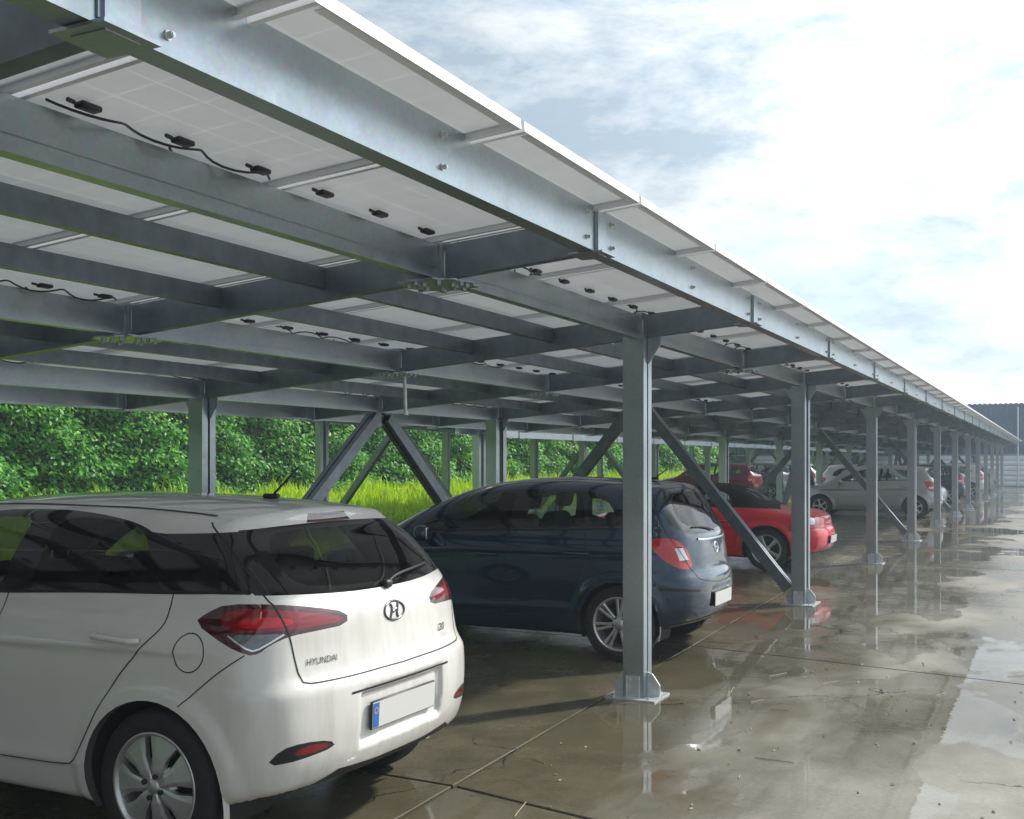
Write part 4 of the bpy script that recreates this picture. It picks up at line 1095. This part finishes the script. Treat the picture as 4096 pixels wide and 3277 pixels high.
white_lines = [
    ('panel_gap', [(.653,.762,1.095),(.654,.786,1.02),(.667,.817,.954),(.748,.855,.869),(.853,.86,.755),(.946,.877,.627),(1.06,.877,.441),(1.12,.87,.37),(1.19,.86,.352),(1.56,.861,.344)], gapw, m_gap),
    ('panel_gap', [(1.60,.775,1.05),(1.615,.86,.7),(1.60,.86,.342)], gapw, m_gap),
    ('panel_gap', [(.606,.588,1.372),(.537,.63,1.332),(.258,.685,1.096),(.216,.675,1.057),(.15,.658,.94),(.128,.641,.819),(.111,.631,.763),(.087,.598,.739),(.041,.357,.735),(.025,0,.733)], .007, m_gap),
    ('panel_gap', [(.26,.79,.868),(.40,.84,.765),(.535,.867,.655)], .005, m_gap),
    ('roof_moulding', [(2.15,.53,1.42),(1.6,.545,1.44),(1.0,.54,1.43),(.62,.535,1.395)], .016, m_black),
    ('window_seal', [(.30,.71,1.098),(.655,.762,1.090),(1.17,.775,1.071),(1.66,.783,1.046),(2.3,.79,1.025),(2.85,.79,1.007)], .012, m_rubber),
    ('plate_shade', [(.02,.40,.668),(.012,0,.672),(.02,-.40,.668)], .010, m_gap, {'mirror': False}),
    ('chevron_trim', [(.335,.80,.940),(.285,.79,.908),(.235,.775,.884),(.20,.738,.905),(.17,.67,.938)], .008, m_chrome),
]
m_badge = simple('dark_chrome', (0.10, 0.10, 0.105), 0.25, 0.8)
def white_extras(sh, car, made):
    plate(car, sh, .545)
    # oval badge with a slanted H
    e = empty('badge'); e.parent = car
    def onring(ry, rz, n=40): return [(0, ry*math.cos(t_), .961+rz*math.sin(t_)) for t_ in np.linspace(0, 2*math.pi, n, endpoint=False)]
    P = sh.tail(np.array([(p[1], p[2]) for p in onring(.080, .041)])); ribbon(sh, P, .010, closed=True, thick=.006, off=.002, step=.005).build('oval', m_badge, e)
    for pts in ([(.040,.926),(.030,.945),(.018,.975),(.026,.993)], [(-.026,.929),(-.018,.947),(-.030,.977),(-.040,.996)], [(.026,.958),(.008,.957),(-.008,.965),(-.026,.964)]):
        ribbon(sh, sh.tail(np.array(pts)), .013, thick=.006, off=.002, step=.005).build('letter', m_badge, e)
    link('badge_lettering', textmesh(sh, 'HYUNDAI', .592, .806, .026, .15, width=.165, m=m_badge), car)
    link('badge_lettering', textmesh(sh, 'i20', -.395, .812, .034, .2, width=.085, m=m_badge), car)
    t_ = np.linspace(0, 2*math.pi, 28, endpoint=False)
    ribbon(sh, sh.side(np.stack([.505+.073*np.cos(t_), .866+.076*np.sin(t_)], 1)), .005, closed=True, step=.01).build('fuel_flap', m_gap, car)
    handle(sh, car, 1.005, .765, .907, p_white, .897); handle(sh, car, 2.0, 1.76, .895, p_white, .885)
    wiper(sh, car, [(.13,-.02,1.075),(.145,-.12,1.100),(.165,-.30,1.118),(.20,-.46,1.122)])
    MB().rbox((.118, -.01, 1.078), (.04, .06, .04), .015).build('wiper_motor_cap', m_black, car)
    a = MB(); a.rbox((.80, -.05, 1.462), (.09, .035, .025), .012); a.cyl((.79,-.05,1.468), (.64,-.05,1.60), .006, 8, r1=.004); a.build('antenna', m_black, car)
    mirror(car, 2.62, .95, 1.0, p_white)
build_car('parked_car', 'white hatchback in the foreground with a blue-edged number plate', WHITE, .02, (0.0, 4.2, 0), math.pi, p_white, 'cover', white_cuts, white_lines, white_extras, group='cars parked under the carport')

# ---------------------------------------------------------------- dark blue-grey hatchback behind the first column
p_dark = paint('dark_blue_paint', (0.009, 0.030, 0.062), metal=.35, dirt=.02, rough=.2, coat=1.0)
dFD = [(2.36,1.05),(2.32,1.16),(2.147,1.285),(1.88,1.345),(1.64,1.362),(1.655,1.23),(1.71,1.055)]
dRD = [(1.52,1.06),(1.49,1.25),(1.455,1.35),(1.25,1.366),(1.015,1.362),(.985,1.20),(.95,1.09)]
dQT = [(.905,1.09),(.945,1.20),(.965,1.325),(.80,1.305),(.72,1.215),(.66,1.10)]
dBAND = [(2.55,1.0),(2.42,1.14),(2.16,1.31),(1.88,1.372),(1.6,1.388),(1.25,1.392),(.98,1.375),(.78,1.33),(.66,1.22),(.585,1.07),(1.5,1.035)]
dRG = [(.55,1.365),(0,1.395),(-.55,1.365),(-.64,1.20),(-.66,1.10),(-.56,1.035),(-.3,1.025),(0,1.022),(.3,1.025),(.56,1.035),(.66,1.10),(.64,1.20)]
dRGi = [(.48,1.345),(0,1.372),(-.48,1.345),(-.585,1.13),(-.3,1.055),(0,1.050),(.3,1.055),(.585,1.13)]
dLAMP = [(.415,.785,.99),(.319,.744,1.010),(.234,.686,1.003),(.179,.634,.967),(.134,.566,.89),(.103,.522,.75),(.173,.688,.757),(.275,.775,.83),(.352,.806,.905)]
dLIN = [(.19,.69,.945),(.155,.615,.93),(.125,.565,.81),(.165,.67,.80)]
dLCL = [(.205,.70,.925),(.162,.625,.925),(.13,.575,.828),(.172,.675,.826)]
dark_cuts = [
    ('tailgate', 'tail', [(.60,1.385),(.70,1.15),(.70,1.0),(.60,.80),(.53,.72),(.48,.66),(.2,.625),(-.2,.625),(-.48,.66),(-.53,.72),(-.60,.80),(-.70,1.0),(-.70,1.15),(-.60,1.385)], p_dark, 1, {'ndot': .05}),
    ('door', 'side', [(.93,1.10),(.90,.80),(.98,.66),(1.05,.45),(1.12,.34),(1.66,.33),(1.665,.7),(1.62,1.06)], p_dark, 1), ('door', 'side', [(1.63,1.06),(1.675,.7),(1.67,.33),(2.55,.33),(2.70,.5),(2.72,.8),(2.66,1.0)], p_dark, 1),
    ('window_surround', 'side', dBAND, m_frit, 1), ('rear_window_border', 'tail', dRG, m_frit, 1),
    ('rear_window', 'tail', dRGi, m_glass_dark, 2),
    ('side_window', 'side', dFD, m_glass, 1), ('side_window', 'side', dRD, m_glass, 1), ('quarter_window', 'side', dQT, m_glass, 1),
    ('windscreen', 'nose', [(-.58,1.33),(0,1.38),(.58,1.33),(.70,1.0),(0,.97),(-.70,1.0)], m_glass, 1),
    ('tail_lamp', 'cornerL', dLAMP, m_lampbright, 1, {'ndot': .0}), ('inner_lens', 'cornerL', dLIN, m_lampdark, 1, {'child_of': 'tail_lamp'}), ('reverse_lens', 'cornerL', dLCL, m_lampclear, 0, {'child_of': 'tail_lamp'}),
    ('headlamp', 'ncornerL', [(3.93,.45,.68),(3.75,.70,.72),(3.45,.80,.84),(3.5,.75,.88),(3.8,.55,.78)], m_lampclear, 1),
]
dark_lines = [
    ('panel_gap', [(.95,.80,1.05),(.905,.85,.80),(.98,.87,.66),(1.05,.87,.45),(1.12,.86,.34),(1.66,.86,.33)], gapw, m_gap), ('panel_gap', [(1.63,.77,1.06),(1.668,.86,.7),(1.665,.86,.33)], gapw, m_gap),
    ('panel_gap', [(2.66,.80,1.0),(2.72,.85,.8),(2.70,.86,.5),(2.55,.86,.33)], gapw, m_gap),
    ('panel_gap', [(.45,.60,1.37),(.33,.70,1.15),(.24,.70,1.0),(.13,.60,.80),(.10,.53,.72),(.06,.48,.665),(.005,.2,.622),(.0,0,.62)], .006, m_gap),
    ('panel_gap', [(.40,.80,.90),(.40,.85,.80),(.36,.83,.66)], .005, m_gap),
    ('bumper_strip', [(.30,.815,.605),(.23,.783,.603),(.14,.66,.592),(.056,.51,.578)], .028, m_black),
    ('window_seal', [(2.5,.80,1.02),(1.7,.80,1.043),(1.2,.79,1.06),(.66,.775,1.075)], .012, m_rubber),
    ('bumper_crease', [(.30,.80,.30),(.14,.62,.315),(.06,.30,.33),(.05,0,.335)], .010, m_gap),
]
def dark_extras(sh, car, made):
    plate(car, sh, .475, eu=False, w=.50)
    e = empty('badge'); e.parent = car; t_ = np.linspace(0, 2*math.pi, 28, endpoint=False)
    ribbon(sh, sh.tail(np.stack([.045*np.cos(t_), .895+.045*np.sin(t_)], 1)), .009, closed=True, thick=.006, off=.002, step=.005).build('ring', m_chrome, e)
    ribbon(sh, sh.tail(np.array([(.075,.905),(.01,.900),(.008,.890),(-.008,.900),(-.01,.890),(-.075,.885)])), .010, thick=.006, off=.002, step=.006, smooth=False).build('bolt', m_chrome, e)
    ribbon(sh, sh.tail(np.array([(.40,.985),(.2,.975),(-.2,.975),(-.40,.985)])), .022, thick=.010, off=.002).build('grip_strip', m_chrome, car)
    handle(sh, car, 1.10, .89, .868, p_dark); handle(sh, car, 1.93, 1.73, .835, p_dark)
    wiper(sh, car, [(.10,0,1.035),(.115,.12,1.055),(.14,.28,1.070),(.17,.42,1.072)])
    mirror(car, 2.42, .94, 1.0, p_dark)
    a = MB(); a.rbox((.62, 0, 1.478), (.08, .035, .025), .012); a.cyl((.61,0,1.48), (.50,0,1.56), .006, 8, r1=.004); a.build('antenna', m_black, car)
build_car('parked_car', 'dark blue-grey hatchback behind the nearest column, red tail lamp showing', DARK, .022, (0.06, 9.22, 0), math.pi, p_dark, 'twin', dark_cuts, dark_lines, dark_extras, group='cars parked under the carport')

# ---------------------------------------------------------------- red soft-top car
p_red = paint('red_paint', (0.72, 0.008, 0.03), rough=.3)
m_softtop = simple('black_soft_top', (0.012, 0.012, 0.014), 0.85, bump=.2, bscale=90)
RED = dict(length=4.05, height=1.28, wheel_r=0.31, axles=(0.82, 3.15), arch_r=0.365, wheel_y=0.855,
    top=[(-.2,.86),(.0,.875),(.3,.90),(.6,.925),(.85,.98),(1.15,1.15),(1.45,1.25),(1.75,1.28),(2.05,1.255),(2.25,1.18),(2.6,.98),(2.8,.905),(3.2,.86),(3.6,.80),(3.9,.70),(4.2,.5)],
    rear=[(0.1,.22),(.25,.08),(.4,.01),(.52,0.0),(.60,.02),(.66,.055),(.78,.06),(.86,.09),(.95,.16),(1.4,.2)],
    front=[(0.1,3.85),(.3,4.0),(.5,4.05),(.65,4.0),(.8,3.85),(.95,3.4),(1.4,3.0)],
    wide=[(0.1,.78),(.22,.82),(.36,.845),(.5,.855),(.65,.858),(.78,.848),(.87,.82),(.93,.76),(1.0,.70),(1.15,.62),(1.35,.52)],
    bottom=[(-.2,.30),(.3,.24),(.5,.20),(1.0,.18),(3.0,.18),(3.8,.2),(4.2,.24)],
    k=dict(top_side=.10, rear_side=.18, rear_top=.06, bottom=.06), rear_curve=.16, front_curve=.25, taper_r=(1.0,.07), taper_f=(1.2,.10), creases=[(.4,.66,3.3,.60,.010,.03)], recess=[], flare=.02, seats=(1.9, 1.2), dash=2.45)
red_cuts = [
    ('soft_top', 'side', [(.66,.90),(.78,.965),(1.15,1.18),(1.45,1.30),(1.75,1.33),(2.1,1.32),(2.2,1.22),(2.18,1.20),(2.0,.93),(1.4,.925),(.9,.92)], m_softtop, 0, {'ndot': -.02}),
    ('side_window', 'side', [(1.32,.945),(1.42,1.10),(1.55,1.17),(1.95,1.18),(2.15,1.10),(2.33,.95)], m_glass, 1),
    ('tail_lamp', 'cornerL', [(.40,.80,.79),(.30,.775,.82),(.16,.66,.815),(.09,.50,.80),(.08,.48,.68),(.14,.62,.665),(.24,.74,.67),(.36,.80,.70)], m_lampbright, 1),
    ('reverse_lens', 'cornerL', [(.24,.735,.80),(.14,.63,.80),(.13,.62,.69),(.22,.73,.69)], m_lampclear, 1, {'child_of': 'tail_lamp'}), ('indicator_lens', 'cornerL', [(.39,.795,.78),(.29,.768,.80),(.27,.765,.70),(.37,.80,.71)], m_lampclear, 1, {'child_of': 'tail_lamp'}),
    ('rear_window', 'tail', [(.38,1.20),(-.38,1.20),(-.46,1.02),(.46,1.02)], m_glass_dark, 1), ('windscreen', 'nose', [(-.50,1.20),(.50,1.20),(.62,.95),(-.62,.95)], m_glass, 1),
]
red_lines = [('panel_gap', [(1.25,.83,.87),(1.2,.855,.7),(1.28,.855,.45),(1.4,.85,.33),(2.4,.85,.32),(2.5,.855,.6),(2.5,.83,.87)], gapw, m_gap), ('bumper_gap', [(.52,.83,.60),(.36,.80,.62),(.2,.72,.63),(.06,.4,.635),(.05,0,.635)], .010, m_gap)]
build_car('parked_car', 'red car with a black soft top, behind the second column', RED, .03, (-.42, 17.15, 0), math.pi, p_red, 'five', red_cuts, red_lines, lambda sh, car, made: (plate(car, sh, .45), handle(sh, car, 1.50, 1.30, .72, p_red), mirror(car, 2.35, .92, .93, p_red)), group='cars parked under the carport', interior=False)

# ---------------------------------------------------------------- simpler cars further along
def variant(base, **kw):
    d = dict(base); d.update(kw); return d
WAGON = variant(WHITE, height=1.51, length=4.25, axles=(.66, 3.28), rim_r=.2,
    top=[(-.3,1.40),(.1,1.43),(.4,1.45),(.8,1.485),(1.3,1.505),(1.8,1.51),(2.3,1.47),(2.6,1.37),(2.95,1.15),(3.2,1.0),(3.5,.95),(3.9,.86),(4.2,.72),(4.4,.6)],
    rear=[(0.1,.30),(.25,.12),(.36,.03),(.48,0.0),(.60,.0),(.70,.035),(.85,.05),(1.0,.07),(1.1,.13),(1.25,.26),(1.38,.38),(1.45,.40),(1.6,.40)],
    front=[(0.1,4.05),(.3,4.18),(.5,4.24),(.7,4.22),(.85,4.10),(1.0,3.7),(1.6,3.3)], creases=[(.45,.84,3.6,.78,.012,.03)])
sWIN = [(.60,1.08),(.66,1.24),(.80,1.34),(1.2,1.395),(1.8,1.40),(2.2,1.35),(2.75,1.06),(2.7,1.03),(1.5,1.055)]
def simple_cuts(lamp=None, tall=0.0):
    lp = lamp or [(.42,.80,1.02),(.30,.76,1.06),(.19,.66,1.04),(.15,.60,.80),(.20,.70,.74),(.33,.80,.78)]
    return [('side_window', 'side', sWIN, m_glass_dark, 1), ('rear_window', 'tail', [(.54,1.34),(0,1.36),(-.54,1.34),(-.62,1.10),(0,1.06),(.62,1.10)], m_glass_dark, 1),
        ('windscreen', 'nose', [(-.58,1.34),(0,1.38),(.58,1.34),(.70,1.02),(0,1.0),(-.70,1.02)], m_glass_dark, 1), ('tail_lamp', 'cornerL', lp, m_lampbright, 1),
        ('reverse_lens', 'cornerL', [(.33,.78,.90),(.22,.70,.90),(.20,.69,.84),(.33,.79,.84)], m_lampclear, 1, {'child_of': 'tail_lamp'}),
        ('headlamp', 'ncornerL', [(4.12,.45,.70),(3.95,.70,.74),(3.6,.80,.86),(3.7,.75,.90),(4.0,.55,.80)], m_lampclear, 1)]
def simple_lines(): return [('panel_gap', [(.75,.78,1.06),(.78,.85,.85),(.95,.87,.6),(1.1,.86,.35),(2.6,.86,.34),(2.75,.86,.6),(2.72,.80,1.03)], gapw, m_gap), ('pillar', [(1.62,.80,1.055),(1.60,.72,1.22),(1.57,.62,1.39)], .07, m_black), ('pillar', [(.82,.78,1.08),(.86,.72,1.22),(.92,.64,1.35)], .06, m_black)]
p_silver = paint('silver_paint', (0.42, 0.43, 0.43), metal=.6); p_pale = paint('pale_silver_paint', (0.58, 0.59, 0.58), metal=.4)
p_navy = paint('navy_paint', (0.02, 0.04, 0.08), metal=.3); p_red2 = paint('dull_red_paint', (0.16, 0.012, 0.015)); p_white2 = paint('plain_white_paint', (0.74, 0.74, 0.73)); p_grey = paint('grey_paint', (0.15, 0.16, 0.17), metal=.5)
ex = lambda m: (lambda sh, car, made: (plate(car, sh, .56), handle(sh, car, 1.06, .86, .90, m), handle(sh, car, 1.95, 1.75, .88, m), mirror(car, 2.7, .95, 1.02, m)))
A = 'cars parked under the carport'; Bk = 'cars under the second carport'
build_car('parked_car', 'silver hatchback seen side-on between the third and fourth columns', WAGON, .035, (-.25, 33.65, 0), math.pi, p_silver, 'five', simple_cuts(), simple_lines(), ex(p_silver), group=A, interior=False)
build_car('parked_car', 'pale silver car with its nose towards the yard, past the silver hatchback', WAGON, .05, (-4.85, 39.6, 0), 0.0, p_pale, 'five', simple_cuts(), simple_lines(), ex(p_pale), group=A, interior=False)
build_car('parked_car', 'navy blue car, a small dark shape between the distant columns', WAGON, .05, (-.3, 45.2, 0), math.pi, p_navy, 'five', simple_cuts(), simple_lines(), ex(p_navy), group=A, interior=False)
build_car('parked_car', 'white car with red tail lamps, the farthest under the carport', WAGON, .05, (-.15, 55.4, 0), math.pi, p_white2, 'five', simple_cuts(), simple_lines(), ex(p_white2), group=A, interior=False)
build_car('parked_car', 'red car under the second carport, seen above the red soft-top', WAGON, .05, (-7.3, 41.5, 0.045), math.pi, p_red2, 'five', simple_cuts(), simple_lines(), ex(p_red2), group=Bk, interior=False)
build_car('parked_car', 'grey car under the second carport beside the red one', WAGON, .05, (-7.4, 47.0, 0.045), math.pi, p_grey, 'five', simple_cuts(), simple_lines(), ex(p_grey), group=Bk, interior=False)
build_car('parked_car', 'white car with red tail lamps under the second carport', WAGON, .05, (-7.2, 52.8, 0.045), math.pi, p_white2, 'five', simple_cuts(), simple_lines(), ex(p_white2), group=Bk, interior=False)

# ---------------------------------------------------------------- moist air over the yard
m_haze = bpy.data.materials.new('moist_air'); m_haze.use_nodes = True; t = m_haze.node_tree; t.nodes.clear()
o_ = N('ShaderNodeOutputMaterial', t); pvn = N('ShaderNodeVolumePrincipled', t); LK(pvn.outputs[0], o_.inputs['Volume'], t)
pvn.inputs['Color'].default_value = (0.72, 0.86, 1.0, 1); pvn.inputs['Density'].default_value = 0.0018; pvn.inputs['Anisotropy'].default_value = 0.2
tag(MB().box((0, 450, 3.6), (1300, 1600, 9.2)).build('haze', m_haze), 'thin bluish damp haze over the yard', 'haze', kind='stuff')
scene.cycles.volume_bounces = 1
